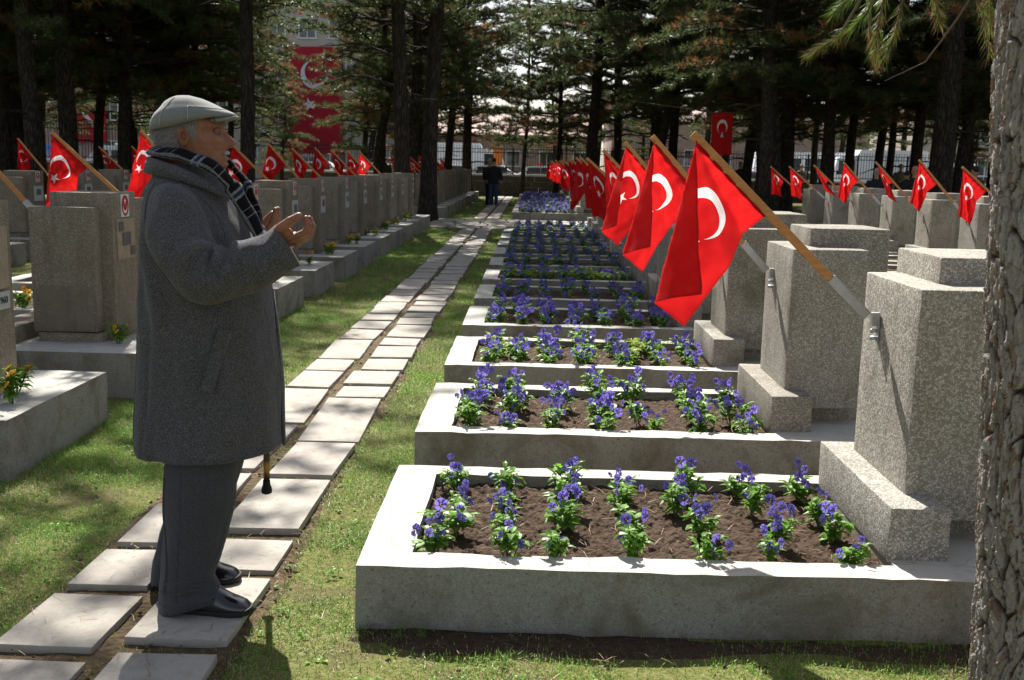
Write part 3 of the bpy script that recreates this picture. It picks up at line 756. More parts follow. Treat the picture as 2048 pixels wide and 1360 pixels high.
def joined_pansy(seed,blos,nb,fol=None):
    """distant plant: foliage and blossoms in one mesh"""
    r=random.Random(seed); bm=bmesh.new()
    base=fol or FOL[seed%7]; bm.from_mesh(base); mats=[MT['leaf'],MT['stem'],blos[0].materials[0]]
    for k in range(nb):
        src=r.choice(blos); t=bpy.data.meshes.new('t'); b2=bmesh.new(); b2.from_mesh(src)
        a=r.uniform(0,6.28); q=r.uniform(.2,1)*.06
        bmesh.ops.transform(b2,matrix=Matrix.Translation((math.cos(a)*q,math.sin(a)*q,r.uniform(.06,.135)))@Euler((r.uniform(-.8,.3),0,r.uniform(-1.3,1.3))).to_matrix().to_4x4()@Matrix.Scale(r.uniform(.85,1.15),4),verts=b2.verts)
        for f in b2.faces: f.material_index=2 if f.material_index==0 else 1
        b2.to_mesh(t); b2.free(); bm.from_mesh(t); bpy.data.meshes.remove(t)
    me=bpy.data.meshes.new('pansy'); bm.to_mesh(me); bm.free()
    for m in mats: me.materials.append(m)
    return me
MT['seed_leaf']=leafy('seedling_leaf',(.30,.40,.05),.5,.5,None,.3)
SEED=[]
for s_ in range(3):
    me_=foliage_mesh(50+s_,60,.10,.07); me_.materials[0]=MT['seed_leaf']; SEED.append(me_)
PJ=[joined_pansy(s,BLO,7) for s in range(5)]; PJS=[joined_pansy(s+20,BLO,12) for s in range(3)]; PJY=[joined_pansy(s+40,BLY,6) for s in range(3)]
rp=random.Random(21)
COLX=[.265,.475,.70,.935,1.16,1.42,1.64]
def pansy(loc,label,cat_group,nb,blos,full=True,pj=None,scale=1.,spread=.06):
    if not full:
        o=obj('pansy',rp.choice(pj),None,loc,(0,0,rp.uniform(0,6.28)),scale); return tag(o,label,'flower',cat_group)
    t=thing('pansy',label,'flower',loc,rp.uniform(0,6.28),cat_group); t.scale=(scale,)*3; rz=t.rotation_euler[2]
    obj('foliage',rp.choice(FOL),t,None,None,(rp.uniform(.9,1.15),rp.uniform(.9,1.15),rp.uniform(.8,1.2)))
    for k in range(nb):
        a=rp.uniform(0,6.28); q=rp.uniform(.15,1.25)*spread
        obj('blossom',rp.choice(blos),t,(math.cos(a)*q,math.sin(a)*q,rp.uniform(.075,.175)),(rp.uniform(-.9,.35),rp.uniform(-.4,.4),-rz+rp.uniform(-1.3,1.3)),rp.uniform(.68,1.12))
    return t
rowname=['front','middle','back']; rowname4=['front','second plant','third plant','back']
for i in range(NR):
    y0=3.22+PITCH_Y*i
    nb={0:(3,6),1:(7,11),2:(6,9),3:(8,12)}.get(i,(4,6))
    for c,cx in enumerate(COLX):
        for rr,ry in enumerate((.20,.42,.66,.92) if i<4 else (.21,.53,.86)):
            if i in (1,2) and rp.random()<.08: continue
            loc=(-.545+cx+rp.uniform(-.035,.035)+(ry-.5)*.05*(1 if i==0 else 0),y0+ry+rp.uniform(-.06,.06),.168)
            lab=f'{["clump of purple pansies","purple pansy plant"][i>5]} in {("nearest" if i==0 else ORD[i])} bed, {ORD[c]} column, {(rowname4 if i<4 else rowname)[rr]} of it'
            pansy(loc,lab,'purple pansies in the beds right of the path',rp.randint(*nb),BLO,i<4,PJ if i>3 else None,rp.uniform(.72,1.08)*(1.0 if i<1 else 1.12))
    if i in (2,5):      # beds grown over with low pale green marigolds
        for k in range(42 if i==5 else 22):
            x=-.545+ (rp.uniform(.2,1.7) if i==5 else rp.choice([rp.uniform(.2,.5),rp.uniform(.6,1.0),rp.uniform(1.2,1.5)])); 
            o=obj('seedling',rp.choice(SEED),None,(x,y0+rp.uniform(.18,.95),.165),(0,0,rp.uniform(0,6)),rp.uniform(.75,1.1)); tag(o,f'low leafy green seedling among the pansies of the {ORD[i]} bed','plant','green seedlings in the beds')
# the far block: too small to pick apart
bmf=bmesh.new()
for i in range(11):
    y0=28.95+PITCH_Y*i
    for c,cx in enumerate(COLX):
        for ry in (.2,.42,.64,.88):
            t=bmesh.new(); t.from_mesh(rp.choice(PJS)); bmesh.ops.transform(t,matrix=Matrix.Translation((-.545+cx+rp.uniform(-.05,.05),y0+ry,.165))@Matrix.Rotation(rp.uniform(0,6.28),4,'Z')@Matrix.Scale(1.25,4),verts=t.verts)
            bmesh.ops.delete(t,geom=[f for f in t.faces if f.calc_area()<1e-5],context='FACES_ONLY')
            tm=bpy.data.meshes.new('t'); t.to_mesh(tm); t.free(); bmf.from_mesh(tm); bpy.data.meshes.remove(tm)
me=bpy.data.meshes.new('far_pansies'); bmf.to_mesh(me); bmf.free()
for m in (MT['leaf'],MT['stem'],MT['petal']): me.materials.append(m)
tag(obj('far_pansies',me),'purple pansies massed in the far beds beyond the crossing path','flowers',kind='stuff')
# yellow pansies by the left headstones
for i in range(-1,10):
    y0=6.39+PITCH_Y*i; xo=-.545-ROW_X; w=ORD[i+1]
    for k in range(2 if i>1 else 3):
        loc=(xo+2.52+.10*k-.05+rp.uniform(-.03,.03),y0+.30+rp.uniform(0,.35),.285)
        pansy(loc,f'yellow pansies in front of the {w} headstone left of the path, {ORD[k]} clump',f'yellow pansies by the left headstones',rp.randint(2,4),BLY,i<4,PJY,rp.uniform(.95,1.2),.055)
    for k in range(3 if i<3 else 0):
        loc=(xo+1.05+.18*k,y0+.25+.28*k,.245)
        pansy(loc,f'yellow and orange pansies in the {w} bed behind the left headstones, {ORD[k]} clump',f'yellow pansies in the left beds',rp.randint(3,5),BLY,True,None,1.25,.07)
for i in range(3):
    loc=(-.545+2.5+.1*i,3.22+PITCH_Y*(1+i)+.75,.2); pansy(loc,f'yellow pansies behind the {ORD[1+i]} headstone right of the path','yellow pansies behind the right headstones',3,BLY,False,PJY,1.4)
# a bare rose stem in the third bed
g=G()
for k in range(5):
    a=rp.uniform(0,6.28); g.tube([(0,0,0),(math.cos(a)*.03,math.sin(a)*.03,.14),(math.cos(a)*.07,math.sin(a)*.06,.26+.05*k)],[.006,.005,.003],5)
tag(g.build('rose_bush',MT['twig'],None,True,loc=(1.05,8.95,.16)),'bare pruned rose stems at the end of the fourth bed','plant')
# ------------------------------------------------------------------ pine trees
def pine_variant(seed,H=15.,base=4.2,r0=.27,Lmax=3.4,ntw=22,dead=6,dens=1.6,needle=.20,nper=13,brown=.16,bend=.38):
    r=random.Random(seed); rg=np.random.default_rng(seed)
    bends=[np.array([r.uniform(-bend,bend),r.uniform(-bend,bend)]) for _ in range(4)]
    def axis(z):
        t=z/H*3; i=min(int(t),2); f=t-i; f=f*f*(3-2*f); p=bends[i]*(1-f)+bends[i+1]*f; return np.array([p[0]*min(1,z/3),p[1]*min(1,z/3),z])
    tg=G(); zs=np.concatenate([[-.15,0,.25,.7],np.linspace(1.5,H,16)])
    rad=[r0*(1.45 if z<=0 else 1.22 if z<.3 else 1.07 if z<.8 else max(.03,(1-z/H)**.75+ .02)) for z in zs]
    tg.tube([axis(max(z,0))+np.array([0,0,min(z,0)]) for z in zs],rad,12)
    bg_=G(); tips=[]
    zwh=base
    limbs=[]
    while zwh<H-.3:
        f=(zwh-base)/(H-base); L=Lmax*(1-f)**.5*(.75+.25*min(1,f*5))
        for k in range(r.choice([4,5,6,6])):
            limbs.append((zwh+r.uniform(-.12,.12),r.uniform(0,6.28),L*r.uniform(.55,1.15),True))
        zwh+=r.uniform(.42,.68)
    for k in range(dead): limbs.append((r.uniform(base*.45,base),r.uniform(0,6.28),r.uniform(.5,1.8),False))
    for z,a,L,live in limbs:
        p0=axis(z); d=np.array([math.cos(a),math.sin(a)]); rise=r.uniform(.06,.46)*L*(.5 if z<base+1.5 else 1); droop=r.uniform(.05,.26)*L*(1.15 if z<base+2.5 else .6)
        pts=[]
        side=r.uniform(-.25,.25)
        for t in np.linspace(0,1,6):
            xy=d*L*t+np.array([-d[1],d[0]])*side*L*t*t
            pts.append(p0+np.array([xy[0],xy[1],rise*t-droop*t*t*t*.9+.05*math.sin(t*7+a)]))
        pts=np.array(pts); rr=.012+.016*L
        bg_.tube(pts,np.linspace(rr,.006,6),5,0,False)
        if not live:
            for q in range(2):
                t=r.uniform(.3,.9); i=int(t*5); b=pts[i]; e=b+np.array([r.uniform(-.5,.5),r.uniform(-.5,.5),r.uniform(-.25,.15)]); bg_.tube([b,(b+e)/2+np.array([0,0,.03]),e],[.008,.006,.003],4,0,False)
            continue
        nsub=max(3,int(L*3.6))
        for q in range(nsub+1):
            t=.36+.64*q/nsub; i=min(int(t*5),4); f=t*5-i; b=pts[i]*(1-f)+pts[i+1]*f
            tang=pts[i+1]-pts[i]; tang/=np.linalg.norm(tang)
            sd=np.array([-tang[1],tang[0],0])*(1 if q%2 else -1)
            dv=tang*.75+sd*r.uniform(.5,1.1)+np.array([0,0,r.uniform(-.1,.62)]) if q<nsub else tang
            dv/=np.linalg.norm(dv); l=r.uniform(.3,.75)*(1.15-.5*t)*min(1.2,.5+L*.3)
            e=b+dv*l; e[2]-=l*.1
            bg_.tube([b,e],[.006,.003],3,0,False)
            nt=max(2,int(l/.105*dens))
            for u in range(nt): tips.append((b*(1-(u+1)/nt)+e*((u+1)/nt)+np.array([r.uniform(-.03,.03) for _ in range(3)]),dv,t))
    P=np.array([t[0] for t in tips]); D=np.array([t[1] for t in tips]); T=len(P)
    N=nper; base_=np.repeat(P,N,0); dd=np.repeat(D,N,0)
    rv=rg.normal(size=(T*N,3)); rv/=np.linalg.norm(rv,axis=1)[:,None]
    nd=dd*.70+rv*.95+np.array([0,0,.18]); nd/=np.linalg.norm(nd,axis=1)[:,None]
    ln=needle*rg.uniform(.7,1.15,(T*N,1)); w=np.cross(nd,rg.normal(size=(T*N,3))); w/=np.linalg.norm(w,axis=1)[:,None]+1e-9
    wd=.0105*rg.uniform(.7,1.3,(T*N,1))
    tri=np.stack([base_-w*wd,base_+w*wd,base_+nd*ln],1)
    # brown dying tufts come in clumps
    cl=vnoise(P*1.1,seed)+.25*rg.normal(size=T); br=np.repeat(cl>np.quantile(cl,1-brown),N).astype(int)
    crown=tri_mesh('crown',tri,[MT['needle'],MT['needle_b']],br)
    return tg.mesh('trunk',MT['bark'],True),bg_.mesh('branches',MT['bark'],False),crown
PV=[pine_variant(1,15,4.2,.27,3.7),pine_variant(2,14,3.7,.24,3.5,brown=.13),pine_variant(3,16,5.2,.30,4.1),pine_variant(4,12,3.0,.2,3.2,brown=.2),pine_variant(5,8.5,2.0,.14,2.4,dead=2,brown=.2),pine_variant(6,15,3.6,.26,4.3,dead=3,brown=.12)]
def pine(name,label,x,y,v,scale=1.,rot=None,lean=(0,0),trunk=1.0,group='pine trees around the graves'):
    t=thing('pine_tree',label,'tree',(x,y,-.02),0,group)
    t.rotation_euler=(R(lean[1]),R(lean[0]),rot if rot is not None else rs.uniform(0,6.28)); t.scale=(scale,)*3
    a,b,c=PV[v]
    obj('trunk',a,t,None,None,(trunk,trunk,1)); obj('branches',b,t); obj('crown',c,t); return t
def Xat(px,Y,py=330.):      # ground-plan x of a sight line at depth Y
    return (px-1066)/2100*Y*1.0
TREES=[ # label, px, Y, variant, scale, trunk fatness, lean
 ('thick dark pine leaning right beside the crossing path',858,27.6,2,1.35,.52,(3.2,0)),
 ('straight pine trunk rising just left of the thick leaning pine',806,25.6,0,1.28,.56,(-1.4,0)),
 ('slim dark pine between the two trunks by the crossing path',829,36,1,1.1,.8,(0,0)),
 ('thin pine trunk far behind the crossing path',842,46,1,1.1,.75,(0,0)),
 ('tall straight pine behind the row of red flags',1180,42,0,1.15,.75,(1.2,0)),
 ('dark pine trunk right of the tall straight pine, before the pale wall',1303,41,2,1.0,.8,(0,0)),
 ('dark pine close behind its twin right of the flags',1340,44,1,1.05,.85,(0,0)),
 ('curved pine trunk by the hanging flag',1488,40,1,1.0,.8,(-2,0)),
 ('stout pine with rough bark behind the second right row',1530,30,0,1.0,.95,(.8,0)),
 ('black pine trunk right behind the stout rough one',1566,36,1,1.05,.8,(0,0)),
 ('great dark pine standing over the second right row',1862,27.5,2,1.05,1.0,(2.0,0)),
 ('pine trunk beyond the great dark pine',1912,36,0,1.0,.8,(0,0)),
 ('pine trunk half behind the near trunk',1965,40,1,1.0,.8,(0,0)),
 ('dense drooping pine in the shade of the right rows',1690,38,5,1.0,.7,(0,0)),
 ('low spreading pine between the vans and the right rows',1760,45,3,1.1,.8,(0,0)),
 ('broad grey barked pine at far left behind the flags',67,24,0,1.05,.72,(-1,0)),
 ('black pine trunk next to the broad grey one',142,27.5,2,1.0,.85,(.5,0)),
 ('thin pine right of the black trunk at left',206,34,1,1.05,.65,(0,0)),
 ('pine behind the old man cap',420,39,1,1.0,.8,(0,0)),
 ('slim bare pine trunk between the cap and the banner',497,23.3,2,1.02,.55,(0,0)),
 ('small pine at the left fence behind shaded flags',275,40,3,1.0,.9,(0,0)),
 ('young pine in front of the banner',728,47.5,4,1.05,1.0,(3,0)),
 ('crooked little pine at the fence before the banner',566,48.5,4,.62,1.2,(-5,0)),
 ('forked pine by the end wall',938,48,3,1.05,1.1,(0,0)),
 ('bushy young pine standing before the end wall',1045,49.3,4,1.25,.6,(0,0)),
 ('bushy pine with brown needles right of the two men',1110,46.5,3,.9,.7,(0,0)),
 ('dense pine at far left edge',-60,30,5,1.0,.9,(0,0)),
 ('pine at the far right edge beyond the near trunk',2080,34,5,1.0,1.0,(0,0)),
 ('pine closing the gap behind the hanging flag',1440,48.5,5,.95,.7,(0,0)),
 ('pine behind the fence right of the bus',1620,49,3,1.05,.8,(0,0)),
 ('pine rising over the left stones',345,33,5,1.0,.8,(0,0)),
 ('pine over the second left row',395,36,5,.95,.7,(0,0)),
]
FILL=[(-25,39,5),(-21,31,1),(-19,41,5),(-16.5,27,1),(-14,37,1),(-13,45,3),(-10.4,32,5),(-6.6,46,3),(-5.6,39,1),(5.2,45.5,1),(7.2,34,1),(9.6,47.5,5),(10.5,38,5),(12.4,31,1),(14.2,44,5),(17,36,1),(19.5,43,5),(22,33,5),(-22.5,24,5),(6.4,29.5,0),(15.2,39.5,3),(10.2,43.5,3),(-15,30,5),(-17.5,34.5,5),(-12.2,36.5,5),(-11.6,30.2,5),(9,33,5),(12.2,34,5),(13.6,29.5,5),(-20.5,36,5),(3.6,46.5,5),(-3.5,44.5,1),(4.6,38.5,1),(2.9,49.6,3)]
for i,(x,y,v) in enumerate(FILL):
    TREES.append((f'dark pine in the thick of the grove, {ORD[i%20]} from the left{" deeper in" if i>19 else ""}',1066+x/y*2100,y,v,1.0,.75,(0,0)))
for lab,px_,Y,v,sc,tk,ln in TREES:
    pine('pine_tree',lab,Xat(px_,Y),Y,v,sc,None,ln,tk)
for i,(x,y,v,sc) in enumerate([(-6.15,10.2,1,1.12),(9.5,20,0,.95),(-17,19,5,1.0),(16,24,1,1.0),(-16,33,2,1.0)]):
    pine('pine_tree',["tall pine whose boughs shade the grass left of the old man","tall pine beside the outer rows at far right","broad pine beyond the outermost left row","broad pine beyond the outermost right row","dense pine behind the outer left rows"][i],x,y,v,sc)
rb=random.Random(9)
for i in range(20):
    x=-38+i*4.3+rb.uniform(-1.3,1.3); y=rb.choice([75,77.5,80]) ; v=rb.choice([0,5,1,3])
    if -19.5<x<-12.5: continue
    pine('pine_tree',f'{ORD[i]} pine from the left beyond the street',x,y,v,rb.uniform(.75,1.0),group='pines beyond the street')

# the trunk at the right edge, close to the camera
def near_trunk():
    nz,na=1000,420; zs=np.linspace(-.12,3.4,nz); an=np.linspace(0,2*math.pi,na,endpoint=False)
    Z,A=np.meshgrid(zs,an,indexing='ij')
    r=.225+.006*np.exp(-np.clip(Z,0,9)/.16)*(1+.5*np.sin(3*A+1))+.004*np.sin(2*A+Z*1.3)
    s=A*.235
    wx=.015*vnoise(np.stack([s.ravel()*14,Z.ravel()*7,0*Z.ravel()],1),3).reshape(Z.shape); wz=.03*vnoise(np.stack([s.ravel()*9,Z.ravel()*5,3+0*Z.ravel()],1),4).reshape(Z.shape)
    per=2*math.pi*.235
    w1=.030*fbm(np.stack([s.ravel()*7,Z.ravel()*3,1+0*Z.ravel()],1),3,13).reshape(Z.shape)
    def cells(fx,fz,seed,k=1.):
        n=round(per*fx); P=np.stack([((s+(wx+w1)*k)/per*n).ravel(),((Z+wz*k*1.6)*fz).ravel()],1)
        a,b,c=voro2(P,seed); return a.reshape(Z.shape),b.reshape(Z.shape),c.reshape(Z.shape)
    a1,b1,c1=cells(26,6.0,1,1.3); a2,b2,c2=cells(62,24,2,1.0); a3,b3,c3=cells(95,40,5,.5)
    fine=fbm(np.stack([s.ravel()*60,Z.ravel()*30,0*s.ravel()],1),4,8).reshape(Z.shape)
    rag=fbm(np.stack([s.ravel()*26,Z.ravel()*13,4+0*s.ravel()],1),4,18).reshape(Z.shape)
    e1=np.clip((b1-a1+.12*rag)/.13,0,1); e2=np.clip((b2-a2+.08*fine)/.10,0,1); e3=np.clip((b3-a3)/.25,0,1)
    plate=e1*e1*(3-2*e1); step=np.floor(c2*4)/4
    disp=.014*plate*(.55+.45*c1)+plate*(.008*step*(.35+.65*e2)+.0035*np.floor(c3*3)/2*e3+.004*fine)+.005*rag-.016
    tone=(step*.55+.25*c3+.35*fine+.22).clip(0,1)[...,None]
    furrow=np.array([.05,.033,.024]); g1=np.array([.70,.66,.62]); g2=np.array([.44,.36,.305]); rust=np.array([.36,.18,.10]); colr=g1*tone+g2*(1-tone)
    rs_=((c2>.84)&(c3>.35)|(plate<.75)&(plate>.35)&(rag>.1))[...,None]; colr=np.where(rs_,rust*.75+colr*.25,colr)
    w=np.clip(plate*1.4-.15,0,1)[...,None]*(.55+.45*e2[...,None]); colr=furrow*(1-w)+colr*w
    rr=r+disp; cx=.05*(Z/3.4); P=np.stack([rr*np.cos(A)+0*cx,rr*np.sin(A),Z],-1)
    me=bpy.data.meshes.new('trunk'); nv=nz*na
    idx=np.arange(nv).reshape(nz,na); nxt=np.roll(idx,-1,1)
    q=np.stack([idx[:-1],nxt[:-1],nxt[1:],idx[1:]],-1).reshape(-1,4)
    me.vertices.add(nv); me.vertices.foreach_set('co',P.reshape(-1)); me.loops.add(q.size); me.loops.foreach_set('vertex_index',q.reshape(-1).astype(np.int32))
    me.polygons.add(len(q)); me.polygons.foreach_set('loop_start',np.arange(0,q.size,4,dtype=np.int32)); me.polygons.foreach_set('loop_total',np.full(len(q),4,dtype=np.int32)); me.materials.append(MT['bark_near']); me.update(calc_edges=True)
    me.polygons.foreach_set('use_smooth',[False]*len(q))
    at=me.color_attributes.new('tone','FLOAT_COLOR','POINT'); c4=np.ones((nv,4),np.float32); c4[:,:3]=colr.reshape(-1,3); at.data.foreach_set('color',c4.reshape(-1))
    return me
NT=thing('pine_tree','close pale barked pine trunk cut off by the right edge','tree',(1.50,2.75,0)); NT.rotation_euler=(0,R(-3.0),0)
obj('trunk',near_trunk(),NT)
def spray(g,needles,b,d,r,n=42,L=.12,spreadf=.75):
    d=np.array(d,float); d/=np.linalg.norm(d)
    for k in range(n):
        v=np.array([r.gauss(0,1) for _ in range(3)]); v/=np.linalg.norm(v); q=d*1.0+v*spreadf; q/=np.linalg.norm(q)
        p=np.array(b)-d*r.uniform(0,.10); l=L*r.uniform(.75,1.1); w=np.cross(q,v); w/=np.linalg.norm(w)+1e-9
        m=p+q*l*.55; e=p+q*l+np.array([0,0,-l*r.uniform(.02,.16)])
        needles.append((p-w*.0011,p+w*.0011,m+w*.0011)); needles.append((p-w*.0011,m+w*.0011,m-w*.0011)); needles.append((m-w*.0011,m+w*.0011,e))
# the long limb that hangs into the top right of the view
def near_branch():
    r=random.Random(3); g=G(); tris=[]; mi=[]
    limb=np.array([(0,0,3.05),(.02,.9,3.22),(.16,2.2,3.28),(.36,3.5,3.16),(.50,4.6,2.98)])
    g.tube(limb,[.055,.045,.036,.025,.014],8)
    clusters=[]
    def twig(path,rad,ns,fresh,n=46,L=.108):
        path=np.array(path); g.tube(path,np.linspace(rad,.003,len(path)),5)
        for k in range(ns):
            t=1-k*.17; i=min(int(t*(len(path)-1)),len(path)-2); f=t*(len(path)-1)-i; p=path[i]*(1-f)+path[i+1]*f; d=path[i+1]-path[i]
            a=len(tris); spray(g,tris,p,d,r,n,L); mi.extend([(0 if r.random()<fresh else 1) for _ in range((len(tris)-a)//3) for __ in range(3)])
    # cluster left of the view (bright), then hanging ones towards the trunk
    twig([(.36,3.5,3.16),(.24,3.5,2.86),(.14,3.45,2.66),(.06,3.42,2.58)],.012,5,.95)
    twig([(.36,3.5,3.16),(.30,3.55,2.86),(.24,3.55,2.60),(.22,3.5,2.46)],.012,5,.75)
    twig([(.24,3.5,2.86),(.05,3.4,2.76),(-.06,3.4,2.66)],.009,4,.95)
    twig([(.42,4.0,3.05),(.5,3.9,2.8),(.46,3.9,2.60),(.40,3.9,2.46)],.012,4,.7)
    twig([(.42,4.0,3.05),(.6,3.7,2.85),(.66,3.7,2.62)],.01,4,.6)
    twig([(.16,2.2,3.28),(.42,2.7,3.0),(.60,2.9,2.72),(.66,3.0,2.5)],.014,5,.6)
    twig([(.16,2.2,3.28),(.56,2.6,2.9),(.78,2.9,2.66)],.01,5,.6)
    twig([(.36,3.5,3.16),(.7,3.7,3.0),(.95,3.8,2.70),(1.0,3.8,2.45)],.012,5,.6)
    twig([(.50,4.6,2.98),(.40,4.9,2.7),(.2,5.0,2.58)],.012,4,.6)
    twig([(.50,4.6,2.98),(.62,4.9,2.7),(.7,5.0,2.5)],.012,4,.35)
    # bare hooked twig
    g.tube([(.56,2.6,2.9),(.44,2.9,2.55),(.36,3.1,2.36),(.16,3.15,2.27)],[.009,.006,.004,.002],5)
    b=obj('branch',g.mesh('branch',MT['twig'],True),NT,(.36,.05,-.30))
    obj('needles',tri_mesh('needles',np.array(tris),[MT['needle_near'],MT['needle_b']],np.array(mi)),b)
near_branch()

# ------------------------------------------------------------------ boundary wall, fence
def fence(x0,x1,y,zb,zt,label,wl,step=2.4,wallz0=-.1):
    w=thing('boundary_wall',wl,'wall',((x0+x1)/2,y,0),0,'boundary wall of the cemetery')
    L=x1-x0; nb=max(1,int(L/1.9))
    for rr in range(4):
        h=(zb-.08-wallz0)/4; z=wallz0+h*rr
        g=G(); rw=random.Random(rr)
        x=-L/2-(.9 if rr%2 else 0)
        while x<L/2:
            l=rw.uniform(1.2,2.2); a=max(x,-L/2)+.006; b=min(x+l,L/2)-.006; x+=l
            if b-a<.05: continue
            obj('stone_block',block('stone_block',MT['wallstone'],a,b,-.2+rw.uniform(-.008,.008),.2,z+.005,z+h-.005,.01,0,0,9),w)
    g=G(); g.box((0,0,zb-.035),(L,.5,.07)); g.build('coping',MT['wallcap'],w)
    f=thing('iron_fence',label,'fence',((x0+x1)/2,y,zb),0,'black iron fence on the boundary wall')
    H=zt-zb
    g=G(); g.box((0,0,.14),(L,.035,.035)); g.build('rail',MT['iron'],f)
    g=G(); g.box((0,0,H-.22),(L,.035,.035)); g.build('rail',MT['iron'],f)
    g=G(); g.box((0,0,H-.05),(L,.03,.03)); g.build('rail',MT['iron'],f)
    n=int(L/step)+1
    for k in range(n+1):
        g=G(); g.box((-L/2+k*L/n,0,H/2),(.07,.07,H)); g.build('post',MT['iron'],f)
    g=G(); m=int(L/.125)
    for k in range(m): 
        x=-L/2+(k+.5)*L/m; g.box((x,.0,H/2+.04),(.018,.018,H-.05)); g.box((x,0,H+.06),(.03,.012,.06))
        if k%2: g.tube([(x+.0625+.045*math.cos(a),0,H-.135+.045*math.sin(a)) for a in np.linspace(0,6.28,9)],.007,4,0,False)
    tag(g.build('picket',MT['iron'],f),kind='stuff')
fence(-12.6,34,50.7,1.04,2.27,'black iron fence with ringed top rail along the street','low stone boundary wall across the end of the rows')
fence(-34,-13.0,43.0,1.30,2.80,'taller black iron fence at the far left','left boundary wall with pale coping')

# ------------------------------------------------------------------ buildings beyond the street
def building(label,x0,x1,y0,y1,h,mat,rows,cols,wz,ww,wh,z0=2.,dz=3.2,gable=None):
    t=thing('building',label,'building',((x0+x1)/2,y0,0),0,None); L=x1-x0
    g=G(); g.box((0,(y1-y0)/2,h/2),(L,y1-y0,h)); g.build('wall',mat,t)
    fr=G(); 
    for (zx,zz,sx,sz) in ((0,wh/2,ww+.16,.09),(0,-wh/2,ww+.3,.1),(-ww/2,0,.09,wh),(ww/2,0,.09,wh),(0,0,.06,wh)): fr.box((zx,-.05,zz),(sx,.1,sz))
    fm=fr.mesh('window',MT['white_paint']); pn=G(); pn.box((0,-.008,0),(ww,.03,wh)); pm=pn.mesh('pane',MT['glass_dark'])
    for a in range(rows):
        for b in range(cols):
            w=obj('window',fm,t,(-L/2+(b+.5)*L/cols,0,z0+a*dz)); obj('pane',pm,w)
    if gable:
        g=G(); v=[(-L/2-.4,-.5,h),(L/2+.4,-.5,h),(L/2+.4,(y1-y0)+.5,h),(-L/2-.4,(y1-y0)+.5,h),(-L/2-.4,(y1-y0)/2,h+gable),(L/2+.4,(y1-y0)/2,h+gable)]
        g.add(v,[(0,1,5,4),(2,3,4,5),(0,4,3),(1,2,5),(3,2,1,0)]); g.build('roof',MT['roof_tile'],t)
    else:
        g=G(); g.box((0,(y1-y0)/2,h+.15),(L+.5,y1-y0+.5,.3)); g.build('roof',MT['wallcap'],t)
    return t
B1=building('beige apartment block with white windows behind the banner',-26,-9.5,84,98,26,MT['render_wall'],7,7,0,1.3,1.5)
building('pale apartment block beyond the street at far left',-50,-30,88,100,14,MT['pink_wall'],4,6,0,1.3,1.5)
building('low house with a tiled roof beyond the police car',-9,5.5,92,103,4.0,MT['pink_wall'],1,5,0,1.2,1.3,2.,2.9,2.2)
building('long pinkish building behind the pines on the right',7,30,96,108,5.6,MT['pink_wall'],1,8,0,1.3,1.4,2.4,3.,2.0)
building('grey beige block at the right end of the street',34,60,94,108,13,MT['render_wall'],4,8,0,1.3,1.5)
# huge banner hung on the apartment block
bt=thing('banner','huge dark red banner with a white star hung on the apartment block','banner',(-17.25,83.85,0))
g=G(); n=16
pts=[(x,-.06+.05*math.sin(x*3.1+z),z) for z in np.linspace(2.0,10.2,20) for x in np.linspace(-2.25,2.25,n)]
g.add(pts,[(j*n+i,j*n+i+1,(j+1)*n+i+1,(j+1)*n+i) for j in range(19) for i in range(n-1)]); g.build('cloth',MT['banner'],bt,True)
def star_mesh(Rr,mat,name):
    g=G(); p=[]
    for k in range(10):
        a=math.pi/2+k*math.pi/5; q=Rr if k%2==0 else Rr*.4; p.append((q*math.cos(a),0,q*math.sin(a)))
    g.add(p+[(a,.03,c) for a,b,c in p],[tuple(range(10))[::-1],]+[(i,(i+1)%10,10+(i+1)%10,10+i) for i in range(10)]); return g.mesh(name,mat)
obj('star',star_mesh(.55,MT['banner_white'],'star'),bt,(-.35,-.2,5.8),(0,R(-14),0))
g=G(); p=[]; q=[]
for k in range(25):
    a=R(40)+R(280)*k/24; p.append((1.1*math.cos(a),-.2,1.1*math.sin(a))); 
    aa=R(50.5)+R(259)*k/24; q.append((.23+.89*math.cos(aa),-.2,.89*math.sin(aa)))
g.add(p+q,[(i,i+1,26+i,25+i) for i in range(24)]); g.build('crescent',MT['banner_white'],bt,False,loc=(.1,0,8.1),rot=(0,R(-60),0))
b2=thing('banner','dark red banner with a white stripe behind the left pines','banner',(-36.6,87.8,0))
g=G(); g.box((0,0,4.2),(2.6,.05,3.2)); g.build('cloth',MT['banner'],b2)
g=G(); g.box((0,-.04,4.3),(.3,.02,1.6),0,(0,R(-40),0)); g.build('stripe',MT['banner_white'],b2)
# red flag hung vertically between the pines
hf=thing('hanging_flag','large red flag hung vertically between two pines','flag',(Xat(1434,31),31.0,0))
nu,nv=24,16; U,V=np.meshgrid(np.linspace(0,1,nu),np.linspace(0,1,nv)); Hh=1.20; Ww=.60
P=np.stack([(V-.5).ravel()*Ww,.02*np.sin(V.ravel()*9+U.ravel()*2),3.10-U.ravel()*Hh],1)
g=G(); g.add(P,[(j*nu+i,(j+1)*nu+i,(j+1)*nu+i+1,j*nu+i+1) for j in range(nv-1) for i in range(nu-1)],0,[tuple(a) for a in np.stack([U.ravel()*1.5,V.ravel()],1)])
g.build('cloth',MT['flag'],hf,True)
g=G(); g.tube([(-2.6,3.0,3.6),(-.35,0,3.1),(.35,0,3.1),(1.45,-1.0,3.5)],.012,5); g.build('rope',MT['twig'],hf)
